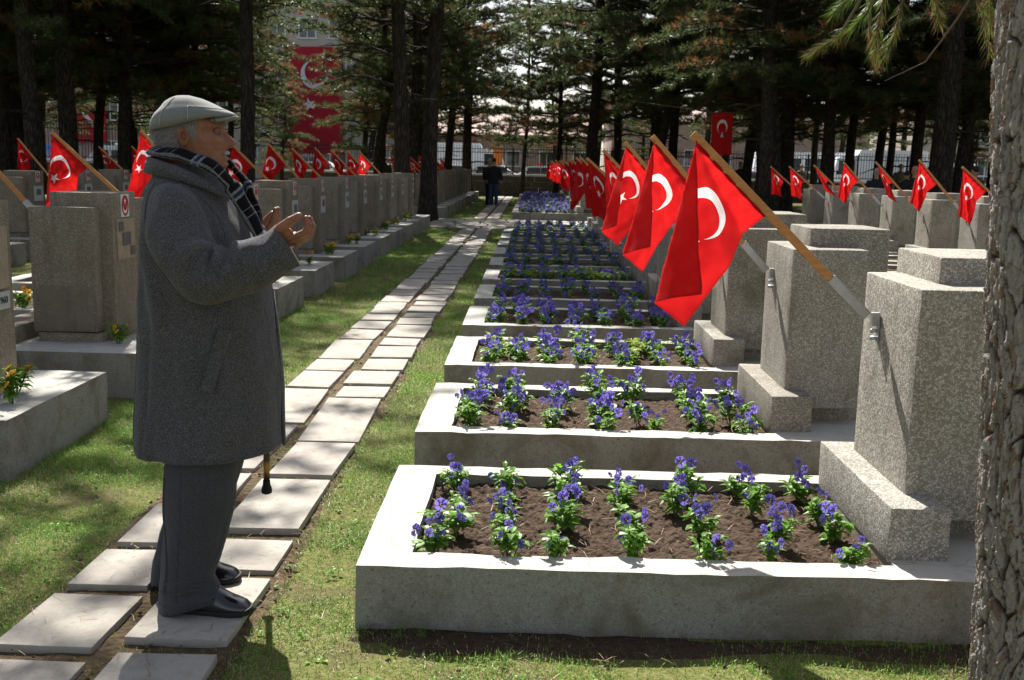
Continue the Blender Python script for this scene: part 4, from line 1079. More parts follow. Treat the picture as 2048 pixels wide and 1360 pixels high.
# notice board and round sign
t=thing('notice_board','small black board on a post in front of the pines','sign',(Xat(1131,49.6),49.6,0)); g=G(); g.box((-.13,0,2.62),(.24,.04,.36)); g.build('panel',MT['black_plastic'],t); g=G(); g.box((.13,0,2.62),(.24,.04,.36)); g.build('panel',MT['black_plastic'],t); g=G(); g.tube([(0,.05,0),(0,.05,2.8)],.03,8); g.build('post',MT['iron'],t)
t=thing('road_sign','round no parking sign with blue face beside the hanging flag','sign',(Xat(1386,56),56,0)); 
g=G(); g.tube([(0,0,0),(0,0,2.4)],.035,8); g.build('post',MT['steel'],t)
g=G(); g.tube([(0,-.06,2.05),(0,-.03,2.05)],.33,20); g.build('rim',MT['orange_paint'],t); g=G(); g.tube([(0,-.07,2.05),(0,-.062,2.05)],.26,20); g.build('face',MT['blue_paint'],t)
g=G(); g.box((0,-.08,2.05),(.5,.012,.05),0,(0,R(45),0)); g.build('slash',MT['red_lens'],t)

# ------------------------------------------------------------------ vehicles on the street
def vehicle(kind,label,x,y,flip=1,body='white_paint',cat='van',lights=None):
    t=thing({'van':'parked_van','bus':'minibus','car':'parked_car','truck':'box_truck'}[kind],label,cat,(x,y,0),0 if flip>0 else math.pi)
    if kind=='car': prof=[(-2.1,.35),(-2.12,.72),(-1.95,.88),(-1.35,.95),(-.75,1.42),(.55,1.46),(1.25,1.0),(1.95,.88),(2.12,.62),(2.1,.35)]; W_=1.7; wins=[(-.72,-.05,1.0,1.36),(.0,.85,1.0,1.36)]; wr=.31; wx=(-1.3,1.3)
    elif kind=='van': prof=[(-2.4,.4),(-2.42,1.0),(-2.2,1.2),(-1.55,1.95),(-1.2,2.1),(2.35,2.12),(2.42,1.9),(2.42,.4)]; W_=1.9; wins=[(-1.5,-.75,1.2,1.85),(-.6,.7,1.2,1.85),(.85,2.2,1.2,1.85)]; wr=.34; wx=(-1.55,1.55)
    elif kind=='bus': prof=[(-3.4,.4),(-3.45,1.2),(-3.25,2.1),(-3.0,2.5),(3.35,2.55),(3.45,2.3),(3.45,.4)]; W_=2.2; wins=[(-3.2,-2.2,1.3,2.15),(-2.0,-.7,1.3,2.15),(-.5,.9,1.3,2.15),(1.1,3.2,1.3,2.15)]; wr=.4; wx=(-2.2,2.2)
    else: prof=[(-2.6,.5),(-2.62,1.3),(-2.3,2.3),(-1.2,2.4),(-1.15,2.7),(2.6,2.7),(2.62,.5)]; W_=2.1; wins=[(-2.3,-1.4,1.35,2.1)]; wr=.42; wx=(-1.7,1.6)
    g=G(); n=len(prof); v=[(a,-W_/2,z) for a,z in prof]+[(a,W_/2,z) for a,z in prof]
    g.add(v,[tuple(range(n)),tuple(range(2*n-1,n-1,-1))]+[(i,n+i,n+(i+1)%n,(i+1)%n) for i in range(n)]); me=g.mesh('body',MT[body]); bm=bmesh.new(); bm.from_mesh(me); bmesh.ops.recalc_face_normals(bm,faces=bm.faces); bmesh.ops.bevel(bm,geom=bm.edges[:],offset=.06,segments=2,affect='EDGES'); bm.to_mesh(me); bm.free(); obj('body',me,t)
    for (a,b,z0,z1) in wins:
        for s in (-1,1):
            g=G(); g.box(((a+b)/2,s*(W_/2+.004),(z0+z1)/2),(b-a,.02,z1-z0)); g.build('window',MT['glass_dark'],t)
    if kind!='truck':
        i=[k for k,(a,z) in enumerate(prof) if z>.9][0]; 
    for a in wx:
        for s in (-1,1):
            g=G(); g.tube([(a,s*(W_/2-.2),wr),(a,s*(W_/2+.02),wr)],wr,18); w=g.build('wheel',MT['rubber'],t,True); g=G(); g.tube([(a,s*(W_/2+.0),wr),(a,s*(W_/2+.03),wr)],wr*.6,14); g.build('rim',MT['steel'],w)
    for s in (-1,1):
        g=G(); g.box((prof[0][0]-.01,s*(W_/2-.25),.78),(.05,.3,.16)); g.build('headlight',MT['white_paint'],t)
        g=G(); g.box((prof[-1][0]+.01,s*(W_/2-.2),.85),(.05,.18,.3)); g.build('tail_light',MT['red_lens'],t)
        g=G(); g.box((wins[0][0]-.02,s*(W_/2+.11),wins[0][2]+.08),(.1,.16,.2)); g.build('mirror',MT['black_plastic'],t)
    if lights:
        g=G(); g.box((-.1,-.3,prof[4][1]+.12),(.25,.45,.12)); g.build('beacon',MT['red_lens'],t); g=G(); g.box((-.1,.3,prof[4][1]+.12),(.25,.45,.12)); g.build('beacon',MT['blue_paint'],t)
    if kind=='van' :
        g=G(); g.box((.6,0,2.2),(2.2,1.2,.14)); g.build('roof_unit',MT['white_paint'],t)
    return t
vehicle('bus','white minibus behind the trunks and the hanging flag side',Xat(1600,61)+.2,61,1,cat='minibus')
vehicle('truck','white box truck with an orange flank near the right rows',Xat(1735,60),60,1,cat='truck')
vehicle('van','white van with a roof rack beside the great dark pine',Xat(1800,60)+1.0,60,1)
vehicle('car','white police car with a beacon behind the bushy pine',Xat(1082,58),58,1,cat='car',lights=True)
vehicle('car','white car at the end of the slab path',Xat(985,57.5),57.5,1,cat='car')
ot=vehicle('truck','white truck with an orange end panel behind the forked pine',Xat(925,64),64,-1,cat='truck')
g=G(); g.box((-2.2,1.075,1.9),(.55,.03,.95)); g.build('orange_panel',MT['orange_paint'],ot)
vehicle('car','pale car behind the left tree trunks',Xat(905,58.5),58.5,-1,cat='car')
vehicle('car','white car parked before the minibus',Xat(1605,57),57,1,cat='car')
vehicle('car','pale car beyond the great dark pine',Xat(1935,58),58,-1,cat='car')
vehicle('car','light car at the foot of the stout pine',Xat(1490,59),59,1,cat='car')
vehicle('car','white car below the banner',Xat(640,60),60,1,cat='car')
vehicle('van','blue white van behind the left fence',Xat(262,62),62,1,cat='van')
vehicle('van','pale van at the far left behind the fence',Xat(20,60),60,1,body='blue_paint',cat='van')
vehicle('car','light car in the gap behind two soldiers',Xat(745,58),58,1,cat='car')

# ------------------------------------------------------------------ people in the background
MT['cloth_dark']=flat('dark_jacket_cloth',(.018,.018,.021),.85); MT['cloth_jean']=flat('blue_denim',(.035,.06,.12),.85); MT['cloth_khaki']=flat('khaki_cloth',(.16,.15,.09),.85)
MT['skin_bg']=flat('skin_tan',(.42,.24,.16),.55); MT['hair_grey']=flat('grey_hair',(.3,.3,.3),.8); MT['hair_black']=flat('black_hair',(.02,.018,.016),.6); MT['shoe_b']=flat('black_shoe',(.02,.02,.02),.35)
def bystander_parts():
    body=G(); body.ball((.01,0,1.60),(.095,.075,.12),14,10); body.tube([(0,0,1.38),(.005,0,1.55)],[.062,.055],10); body.ball((.10,0,1.585),(.02,.014,.02),8,6)
    for s in (-1,1):
        body.ball((.0,s*.077,1.6),(.018,.012,.032),8,6)
        body.tube([(.06,s*.27,.95),(.075,s*.272,.88),(.085,s*.27,.80)],[.03,.036,.026],8); body.tube([(.09,s*.25,.86),(.115,s*.245,.81)],[.012,.009],6)
    body.tube([(0,0,1.42),(0,0,1.0),(0,0,.85)],[.09,.1,.1],10)
    for s in (-1,1): body.tube([(0,s*.2,1.36),(.0,s*.25,1.12),(.06,s*.27,.95)],[.04,.04,.032],8); body.tube([(0,s*.05,1.38),(0,s*.2,1.36)],[.05,.045],8); body.tube([(0,s*.09,.86),(.01,s*.095,.48),(0,s*.1,.06)],[.07,.055,.04],8)
    bm_=remesh(body,'body',MT['skin_bg'],.014,3)
    j=G()
    rings=[]
    for z,a,b in ((.78,.135,.19),(.95,.13,.185),(1.15,.135,.20),(1.30,.13,.215),(1.38,.11,.19),(1.44,.075,.09)):
        ph=np.linspace(0,2*math.pi,20,endpoint=False); rings.append(np.stack([a*np.cos(ph),b*np.sin(ph),np.full(20,z)],1))
    j.loft(rings)
    for s in (-1,1): j.tube([(0,s*.17,1.385),(-.01,s*.25,1.20),(.02,s*.275,1.08),(.06,s*.272,.93)],[.075,.066,.06,.052],10)
    jm=remesh(j,'jacket',[],.016,3)
    q=G()
    for s in (-1,1): q.tube([(0,s*.085,.9),(.015,s*.10,.5),(0,s*.105,.07)],[.105,.078,.062],10)
    q.tube([(0,-.1,.88),(0,.1,.88)],[.11,.11],10)
    qm=remesh(q,'trousers',[],.016,3)
    sh=G(); 
    for s in (-1,): sh.loft([np.stack([np.full(10,x),w*np.cos(np.linspace(0,2*math.pi,10,endpoint=False)),.002+h*(.5+.5*np.sin(np.linspace(0,2*math.pi,10,endpoint=False)))],1) for x,w,h in ((-.09,.03,.06),(-.05,.042,.09),(.05,.045,.08),(.13,.045,.055),(.17,.025,.03))])
    sm=sh.mesh('shoe',MT['shoe_b'],True)
    h=G(); h.ball((-.012,0,1.645),(.1,.083,.088),14,9); hm=remesh(h,'hair',[],.014,2)
    return bm_,jm,qm,sm,hm
BY=bystander_parts()
def bystander(label,x,y,rot,jacket,trous,hair,h=1.72,z=0,group=None):
    t=thing('person',label,'person',(x,y,z),rot,group); s=h/1.72; t.scale=(s,s,s)
    obj('body',BY[0],t)
    for n,me,m in (('jacket',BY[1],jacket),('trousers',BY[2],trous),('hair',BY[4],hair)):
        c=me.copy(); c.materials.clear(); c.materials.append(MT[m]); obj(n,c,t)
    obj('shoe',BY[3],t,(0,-.105,0)); obj('shoe',BY[3],t,(0,.105,0))
bystander('man in dark jacket and blue jeans seen from behind on the slab path',Xat(989,38.7),38.7,R(80),'cloth_dark','cloth_jean','hair_black',1.72)
bystander('grey haired man in dark clothes beside the man in jeans',Xat(981,39.3),39.3,R(60),'cloth_dark','cloth_dark','hair_grey',1.70)
bystander('bald man in a black coat behind the second right row',Xat(1815,25.4),25.4,R(100),'cloth_dark','cloth_dark','skin_bg',1.66)
bystander('man in black beside the bald man at the right rows',Xat(1800,27.2),27.2,R(70),'cloth_dark','cloth_dark','hair_black',1.55)
bystander('man in black left of the slanting flag in the right rows',Xat(1741,25.6),25.6,R(95),'cloth_dark','cloth_dark','hair_grey',1.60)
bystander('soldier in khaki standing by the white van',Xat(1787,44),44,R(-90),'cloth_khaki','cloth_khaki','hair_black',1.85)
bystander('man in a grey jacket below the truck',Xat(1752,46),46,R(-60),'cloth_khaki','cloth_dark','hair_black',1.75)
bystander('dark figure by the curved pine trunk',Xat(1474,42),42,R(-90),'cloth_dark','cloth_dark','hair_black',1.80)
bystander('man looking over from before the white minibus',Xat(1593,52.2),52.2,R(-90),'cloth_khaki','cloth_dark','hair_grey',1.80)
bystander('man in black partly hidden by the near trunk',Xat(1932,24),24,R(110),'cloth_dark','cloth_dark','hair_black',1.68)
bystander('left one of two people in dark clothes at the fence',Xat(765,49.6),49.6,R(-90),'cloth_dark','cloth_dark','hair_black',1.72)
bystander('right one of two people in dark clothes at the fence',Xat(774,49.4),49.4,R(-100),'cloth_dark','cloth_dark','hair_black',1.70)
bystander('person in a pale coat beside the two dark figures at the fence',Xat(783,49.8),49.8,R(-90),'plaque_grey','cloth_dark','hair_grey',1.70)
# ------------------------------------------------------------------ the old man
def wool(name,a,b,c):
    m=M_(name); co=m.coord(); f=m.noise(co,300,2,.8); g=m.noise(co,60,4,.7)
    k=m.ramp(f,[(.38,a),(.52,b),(.66,c)]); k=m.mix(m.math('MULTIPLY',g,.3),k,a); m.col(k)
    m.set(Roughness=.95,Specular_IOR_Level=.15,Sheen_Weight=.10,Sheen_Roughness=.5); 
    mp=m.n('ShaderNodeMapping'); m.l(co,mp.inputs[0]); mp.inputs['Scale'].default_value=(1,1,.38); big=m.noise(mp.outputs[0],9,3,.55,.7)
    b1=m.n('ShaderNodeBump'); b1.inputs['Strength'].default_value=.55; b1.inputs['Distance'].default_value=.035; m.l(big,b1.inputs['Height'])
    b2=m.n('ShaderNodeBump'); b2.inputs['Strength'].default_value=.35; b2.inputs['Distance'].default_value=.003; m.l(f,b2.inputs['Height']); m.l(b1.outputs[0],b2.inputs['Normal']); m.l(b2.outputs[0],m.b.inputs['Normal']); return m.m
MT['coat']=wool('charcoal_wool',(.034,.032,.035),(.082,.079,.084),(.165,.16,.166))
MT['trouser']=wool('slate_trousers',(.042,.041,.047),(.058,.058,.066),(.083,.083,.092))
MT['button']=flat('dark_button',(.03,.028,.028),.4)
MT['shoe']=M_('polished_black_leather').col((.009,.009,.010)).set(Roughness=.13,Specular_IOR_Level=.9).m
MT['sole']=flat('black_sole',(.015,.015,.015),.7)
def skin():
    m=M_('old_skin'); co=m.coord(); f=m.noise(co,28,5,.65); g=m.noise(co,150,4,.7)
    k=m.ramp(f,[(.3,(.17,.062,.034)),(.55,(.26,.105,.062)),(.8,(.32,.145,.09))]); k=m.mix(m.math('MULTIPLY',m.math('GREATER_THAN',g,.6),.25),k,(.17,.06,.035)); m.col(k)
    m.set(Roughness=.5,Specular_IOR_Level=.4,Subsurface_Weight=.12,Subsurface_Scale=.012); m.b.inputs['Subsurface Radius'].default_value=(1,.3,.15)
    m.bump(g,.22,.002); return m.m
MT['skin']=skin()
def capmat():
    m=M_('linen_cap'); co=m.coord(); f=m.noise(co,600,2,.7); g=m.noise(co,20,3); w=m.n('ShaderNodeTexWave'); m.l(co,w.inputs['Vector']); w.inputs['Scale'].default_value=130; w.inputs['Distortion'].default_value=1
    k=m.ramp(f,[(.35,(.13,.13,.124)),(.65,(.27,.27,.26))]); k=m.mix(m.math('MULTIPLY',g,.35),k,(.14,.14,.135)); m.col(k); m.set(Roughness=.95,Sheen_Weight=.2); m.bump(m.math('ADD',f,w.outputs['Fac']),.35,.0015); return m.m
MT['cap']=capmat()
MT['thread']=flat('pale_thread',(.42,.41,.38),.9)
def plaid():
    m=M_('plaid_scarf'); uv=m.n('ShaderNodeTexCoord').outputs['UV']; s=m.n('ShaderNodeSeparateXYZ'); m.l(uv,s.inputs[0]); u,v=s.outputs[0],s.outputs[1]
    def stripes(x,per,lo,hi): 
        t=m.math('FRACT',m.math('MULTIPLY',x,per)); return m.math('MULTIPLY',m.math('GREATER_THAN',t,lo),m.math('LESS_THAN',t,hi))
    w=m.math('MAXIMUM',stripes(u,1/.155,.30,.355),stripes(u,1/.155,.43,.485)); b=stripes(u,1/.155,.355,.43); thin=m.math('MAXIMUM',stripes(u,1/.155,.88,.905),stripes(u,1/.155,.03,.045))
    wv=stripes(v,1/.09,.82,.87); thinv=stripes(v,1/.09,.30,.32)
    nz=m.noise(m.coord(),500,3,.8); br=m.math('GREATER_THAN',nz,.47)
    k=m.mix(b,(.007,.007,.008),(.018,.024,.07)); k=m.mix(m.math('MULTIPLY',m.math('MAXIMUM',w,m.math('MULTIPLY',wv,.7)),br),k,(.26,.26,.28)); k=m.mix(m.math('MULTIPLY',m.math('MAXIMUM',thin,thinv),.6),k,(.18,.18,.18))
    m.col(k); m.set(Roughness=.95,Specular_IOR_Level=.1); m.bump(nz,.5,.003); return m.m
MT['plaid']=plaid()
MT['hair']=flat('silver_hair',(.25,.245,.245),.6,0,.35,90)
MT['tooth']=flat('white_moustache',(.55,.53,.51),.6)
MT['eye']=M_('eye').col((.05,.035,.03)).set(Roughness=.12,Specular_IOR_Level=.7).m
MT['eyewhite']=flat('eye_white',(.16,.11,.09),.4)
def cane_mat():
    m=M_('bamboo_cane'); co=m.coord(); s=m.n('ShaderNodeSeparateXYZ'); m.l(co,s.inputs[0]); f=m.noise(co,18,3)
    w=m.math('SINE',m.math('ADD',m.math('MULTIPLY',s.outputs[2],62.),m.math('MULTIPLY',f,4.)))
    m.col(m.ramp(m.math('MULTIPLY_ADD',w,.5,.5),[(.25,(.035,.016,.008)),(.5,(.20,.085,.025)),(.8,(.42,.20,.06))])); m.set(Roughness=.3,Specular_IOR_Level=.5); return m.m
MT['cane']=cane_mat()

MX,MY=-1.09,3.36
MAN=thing('person','old man in a grey flat cap and long charcoal coat praying with raised open hands','person',(MX,MY,.034))
OFF=np.array([MX,MY,.034])
def loc(P): return np.asarray(P,float)-OFF
class GM(G):
    def mesh(s,*a,**k):
        s.v=[v-OFF for v in s.v]; me=G.mesh(s,*a,**k); s.v=[v+OFF for v in s.v]; return me

# ---- head and trunk of the body in one skin
HY=3.375; HYAW=R(13)
def headpt(x,y,z):       # turn the head slightly away from the camera about the neck
    cx=-1.095; x=np.asarray(x)-cx; c,s=math.cos(HYAW),math.sin(HYAW)
    return np.stack([cx+x*c-y*s,HY+x*s+y*c,z+0*x],-1)
def head_rings():
    tab=[ # z, back, front, half width, squareness
     (1.395,-1.180,-1.020,.064,2.2),(1.43,-1.178,-1.025,.060,2.1),(1.455,-1.176,-1.012,.060,2.1),(1.466,-1.178,-.992,.058,2.1),(1.474,-1.180,-.978,.056,2.1),
     (1.483,-1.181,-.9735,.058,2.1),(1.490,-1.183,-.9765,.0615,2.15),(1.500,-1.185,-.979,.065,2.2),(1.510,-1.187,-.979,.068,2.2),
     (1.520,-1.190,-.978,.069,2.2),(1.528,-1.192,-.977,.0705,2.2),(1.536,-1.194,-.980,.072,2.2),(1.545,-1.196,-.982,.0735,2.25),(1.555,-1.198,-.984,.0745,2.3),(1.565,-1.200,-.987,.0752,2.3),(1.575,-1.202,-.9895,.0757,2.3),
     (1.584,-1.203,-.991,.0762,2.3),(1.592,-1.204,-.989,.0765,2.3),(1.600,-1.204,-.9845,.0768,2.3),(1.607,-1.204,-.983,.0768,2.3),(1.616,-1.203,-.986,.0765,2.3),(1.625,-1.192,-.994,.0735,2.25),(1.635,-1.178,-1.005,.066,2.2),(1.645,-1.162,-1.02,.056,2.2),(1.652,-1.148,-1.036,.045,2.1),(1.656,-1.13,-1.06,.03,2.1),(1.658,-1.115,-1.085,.012,2.)]
    tab=np.array(tab); zz=[]
    for i in range(len(tab)-1):
        n=4 if 1.46<tab[i,0]<1.62 else 2
        zz+=list(np.linspace(tab[i,0],tab[i+1,0],n,endpoint=False))
    zz.append(tab[-1,0]); zz=np.array(zz)
    cols=[np.interp(zz,tab[:,0],tab[:,k]) for k in range(1,5)]
    for c_ in cols:
        for _ in range(4): c_[1:-1]=(c_[:-2]+2*c_[1:-1]+c_[2:])/4
    # ring angles, dense near the face
    n=112; t=np.linspace(-1,1,n,endpoint=False); ph=math.pi*(.62*t+.38*t**3)
    rings=[]
    for z,bk,fr,w,e in zip(zz,*cols):
        c=(bk+fr)/2; a=(fr-bk)/2; co,si=np.cos(ph),np.sin(ph); q=2/e
        x=c+a*np.sign(co)*np.abs(co)**q; y=w*np.sign(si)*np.abs(si)**q
        # the widest part sits behind the middle; jaw and cheek narrow towards the front
        nar=1-.30*np.clip((x-c)/a,0,1)**2*(1.15 if z<1.53 else .8); y=y*nar
        front=np.clip((co-.25)/.6,0,1)
        g=lambda s,o=0: np.exp(-((y-o)/s)**2)
        def bell(z0,s): return math.exp(-((z-z0)/s)**2)
        # nose: bridge runs out to the tip
        if z<1.60: 
            tnz=np.interp(z,[1.530,1.535,1.541,1.550,1.558,1.570,1.582,1.592,1.60],[0,.016,.029,.0335,.031,.0225,.013,.006,0]); wn=np.interp(z,[1.53,1.545,1.56,1.58,1.6],[.019,.018,.0135,.0095,.009])
            x=x+tnz*np.exp(-np.abs(y/wn)**2.6)*front
        for s in (-1,1):
            x=x+.008*bell(1.543,.008)*g(.008,s*.016)*front           # nostril wings
            x=x-.012*bell(1.583,.010)*g(.014,s*.031)*front           # eye sockets
            x=x+.006*bell(1.604,.006)*g(.020,s*.030)*front           # brow ridge
            x=x+.005*bell(1.556,.014)*g(.016,s*.044)*front; y=y+s*.003*bell(1.556,.014)*g(.02,s*.055)
            x=x-.004*bell(1.527,.02)*g(.006,s*(.026+(1.545-z)*.25))*front  # fold from nose to mouth
        mw=np.exp(-(y/.023)**4)*front; x=x+(.0065*bell(1.5155,.0045)+.0062*bell(1.4985,.0045)-.008*bell(1.507,.0022))*mw-.003*bell(1.489,.004)*mw
        rings.append(headpt(x,y,z))
    return rings
body=G(); hr=head_rings()
# shoulders and trunk continue the neck rings downwards
n=len(hr[0]); t=np.linspace(-1,1,n,endpoint=False); ph=math.pi*(.62*t+.38*t**3); lower=[]
for z,cx,a,b in ((.60,-1.06,.14,.15),(.85,-1.06,.16,.17),(1.1,-1.07,.155,.18),(1.25,-1.085,.13,.19),(1.33,-1.09,.11,.17),(1.37,-1.095,.09,.10)):
    lower.append(np.stack([cx+a*np.cos(ph),HY+b*np.sin(ph),np.full(n,z)],1))
body.loft(lower+hr,0,True)
def ear(g,s):
    nr,na=14,36; P=[]
    for i in range(nr):
        r=i/(nr-1)
        for k in range(na):
            a=2*math.pi*k/na; ex=.0175*(1+.12*math.sin(a)); ez=.031*(1-.10*math.cos(a)) 
            x=-1.104+r*ex*math.cos(a)-.10*(r*ez*math.sin(a)); z=1.5655+r*ez*math.sin(a)
            rim=math.exp(-((r-.86)/.10)**2)*(1.0 if not (-.9<math.cos(a)*1 and math.cos(a)>.75 and math.sin(a)<.3) else .35); anti=math.exp(-((r-.55)/.12)**2)*(1 if math.cos(a)<.25 else .2)
            h=.012+.007*rim+.005*anti-.010*math.exp(-((r)/.32)**2)*(1 if True else 0)
            h*= (1-.0*r); h= h if r<.97 else .002
            h+= .010*max(0,-math.cos(a))*r                        # stands off at the back
            P.append(headpt(np.array(x),np.array(s*(.069+h)),z))
    P=np.array(P).reshape(-1,3); f=[(i*na+k,i*na+(k+1)%na,(i+1)*na+(k+1)%na,(i+1)*na+k) for i in range(nr-1) for k in range(na)]
    g.add(P,f)
ear(body,-1); ear(body,1)
# hands: palm, fingers and forearm fused into one skin
def hand(g,wrist,mcp,fing,thumb,arm,palmn):
    wrist=np.array(wrist,float); mcp=[np.array(m,float) for m in mcp]
    c=sum(mcp)/len(mcp); g.tube([arm,wrist],[.034,.027],12)
    for i,m in enumerate(mcp):                                   # palm built of metacarpal rays
        st=wrist+(m-c)*.45; g.tube([st,(st+m)/2+np.array(palmn)*-.003,m],[.0145,.0135,.0105],10)
    for i in range(len(mcp)-1):
        a=(mcp[i]+mcp[i+1])/2; st=wrist+(a-c)*.45; g.tube([st,a],[.0135,.0105],10)
    for m,f,r in zip(mcp,fing,(.0118,.0121,.0116,.0102)):
        pts=[m]+[np.array(q,float) for q in f]; g.tube(pts,[r*1.1,r*1.03,r*.93,r*.62][:len(pts)] if len(pts)==4 else [r*1.1,r,r*.7],10); g.ball(pts[-1],r*.72,8,6); g.ball(pts[1],r*1.06,8,6)
        if len(pts)>2: g.ball(pts[2],r*.97,8,6)
    tp=[np.array(q,float) for q in thumb]; g.tube(tp,[.0195,.0165,.0140,.0112][:len(tp)],10); g.ball(tp[-1],.0108,8,6); g.ball(tp[-2],.0145,8,6)
hg=G()
# right hand, palm up and cupped, thumb side towards the camera
fx=[(-.692,1.277),(-.667,1.290),(-.6605,1.311),(-.667,1.331)]
def fingers(ys,dz,pts,oy): 
    mc=[(pts[0][0]+d[1],y,pts[0][1]+d[0]) for y,d in zip(ys,dz)]; fi=[[(p[0]+d[1],y+oy*(k+1),p[1]+d[0]*(1-.2*k)) for k,p in enumerate(pts[1:])] for y,d in zip(ys,dz)]
    return mc,fi
mc,fi=fingers((3.116,3.1365,3.157,3.176),((.0,-.002),(-.003,.003),(-.009,.003),(-.016,-.002)),fx,.0005)
hand(hg,(-.750,3.150,1.258),mc,fi,[(-.758,3.124,1.280),(-.737,3.100,1.303),(-.712,3.096,1.322),(-.686,3.102,1.338)],(-.85,3.13,1.180),(0,0,1))
for c,r in (((-.728,3.118,1.283),.021),((-.716,3.176,1.266),.020),((-.703,3.146,1.264),.021),((-.735,3.15,1.268),.022)): hg.ball(c,r,12,9)
fx2=[(-.885,1.262),(-.868,1.290),(-.858,1.314),(-.852,1.336)]
mc,fi=fingers((3.496,3.516,3.536,3.555),((.0,0),(.002,.001),(.0,.0),(-.006,-.003)),fx2,0)
hand(hg,(-.925,3.530,1.215),mc,fi,[(-.925,3.545,1.235),(-.915,3.565,1.27),(-.90,3.575,1.297),(-.882,3.575,1.318)],(-1.0,3.56,1.15),(0,0,1))
for c,r in (((-.905,3.525,1.242),.021),): hg.ball(c,r,12,9)
hm=remesh(hg,'hands',MT['skin'],.0026,3,.5)
hv=np.zeros(len(hm.vertices)*3); hm.vertices.foreach_get('co',hv); hv=hv.reshape(-1,3)
body.add(hv,[tuple(p.vertices) for p in hm.polygons])
for s in (-1,1):      # arms and legs inside the clothes
    body.tube([(-1.09,HY+s*.16,1.36),(-1.0,HY+s*.22,1.15),(-.86 if s<0 else -1.0,HY+s*.2,1.17)],[.05,.045,.036],10)
    body.tube([(-1.08,3.36+s*.09,.85),(-1.09,3.345+s*.12,.5),(-1.12,3.345+s*.125,.09)],[.08,.06,.045],10)
body.v=[v-OFF for v in body.v]
obj('body',body.mesh('body',MT['skin'],True),MAN)
def part(name,g,mat,smooth=True,parent=None):
    g.v=[np.asarray(v)-OFF for v in g.v]; return obj(name,g.mesh(name,mat,smooth),parent or MAN)
for s in (-1,1):
    c=headpt(np.array(-1.0095),np.array(s*.031),1.583); g=G(); g.ball(c,.0115,16,12); e=part('eye',g,MT['eyewhite'])
    c2=headpt(np.array(-1.0015),np.array(s*.031),1.5825); g=G(); g.ball(c2,(.0066,.0085,.0075),12,9); g.v=[v-OFF for v in g.v]; obj('iris',g.mesh('iris',MT['eye'],True),e)
    g=G(); pts=[headpt(np.array(-1.0015-.012*abs(q)**2),np.array(s*.031+.0165*q),1.5895-.004*q*q) for q in np.linspace(-1,1,9)]; g.tube(pts,[.003]+[.0056]*7+[.003],8); part('eyelid',g,MT['skin'])
    g=G(); r_=random.Random(4)
    for k in range(46):
        q=r_.uniform(-1,1); b=headpt(np.array(-.984-.013*abs(q)**2),np.array(s*.031+.02*q),1.605+r_.uniform(-.003,.003)); e_=b+np.array([.004,s*.004+r_.uniform(-.003,.003),r_.uniform(-.002,.006)]); g.tube([b,e_],[.0008,.0003],3)
    part('eyebrow',g,MT['hair'])
g=G(); r_=random.Random(8)
for k in range(46):
    q=r_.uniform(-1,1); b=headpt(np.array(-.9735-.012*q*q),np.array(.022*q),1.5215+r_.uniform(-.003,.003)); e_=b+np.array([.002-.002*abs(q),.004*q,-.008]); g.tube([b,(b+e_)/2+np.array([.002,0,0]),e_],[.0011,.001,.0004],3)
part('moustache',g,MT['tooth'])
g=G(); 
for k in range(4): 
    q=(k-1.5)/2.2; c=headpt(np.array(-.984-.006*q*q),np.array(.016*q),1.5065); g.ball(c,(.0025,.0028,.0026),6,5)
part('teeth',g,MT['tooth'])
# hair: short silver strands below the cap
g=G(); r_=random.Random(12); tris=[]; 
HR=np.array(hr[len(hr)//4:]).reshape(-1,3); nrm_c=headpt(np.array(-1.10),np.array(0.),1.58)
cand=[]
c_,s_=math.cos(-HYAW),math.sin(-HYAW)
for p in np.array(hr).reshape(-1,3):
    lx=-1.095+(p[0]+1.095)*c_-(p[1]-HY)*s_; ly=(p[0]+1.095)*s_+(p[1]-HY)*c_
    z=p[2]
    back=lx<-1.118 and 1.495+max(0,(lx+1.19))*.35<z<1.635
    over=-1.135<lx<-1.075 and 1.592<z<1.64 and abs(ly)>.04
    burn=-1.088<lx<-1.068 and 1.572-(lx+1.088)*.3<z<1.63 and abs(ly)>.045
    if back or over or burn: cand.append((p,lx,ly,z))
for p,lx,ly,z in cand:
    for k in range(3 if back else 2):
        o=np.array([p[0]+1.10,p[1]-HY,0]); o/=np.linalg.norm(o)+1e-9
        b=p+o*.0005+np.array([r_.uniform(-.004,.004),r_.uniform(-.004,.004),r_.uniform(-.004,.004)])
        L=r_.uniform(.010,.019); d=np.array([-.35 if lx<-1.08 else -.1,0,-.9])+o*.42+np.array([r_.uniform(-.25,.25),r_.uniform(-.2,.2),r_.uniform(-.2,.2)]); d/=np.linalg.norm(d)
        w=np.cross(d,o); w/=np.linalg.norm(w)+1e-9; tris.append((b-w*.0011-OFF,b+w*.0011-OFF,b+d*L-OFF))
obj('hair',tri_mesh('hair',np.array(tris),[MT['hair']]),MAN)
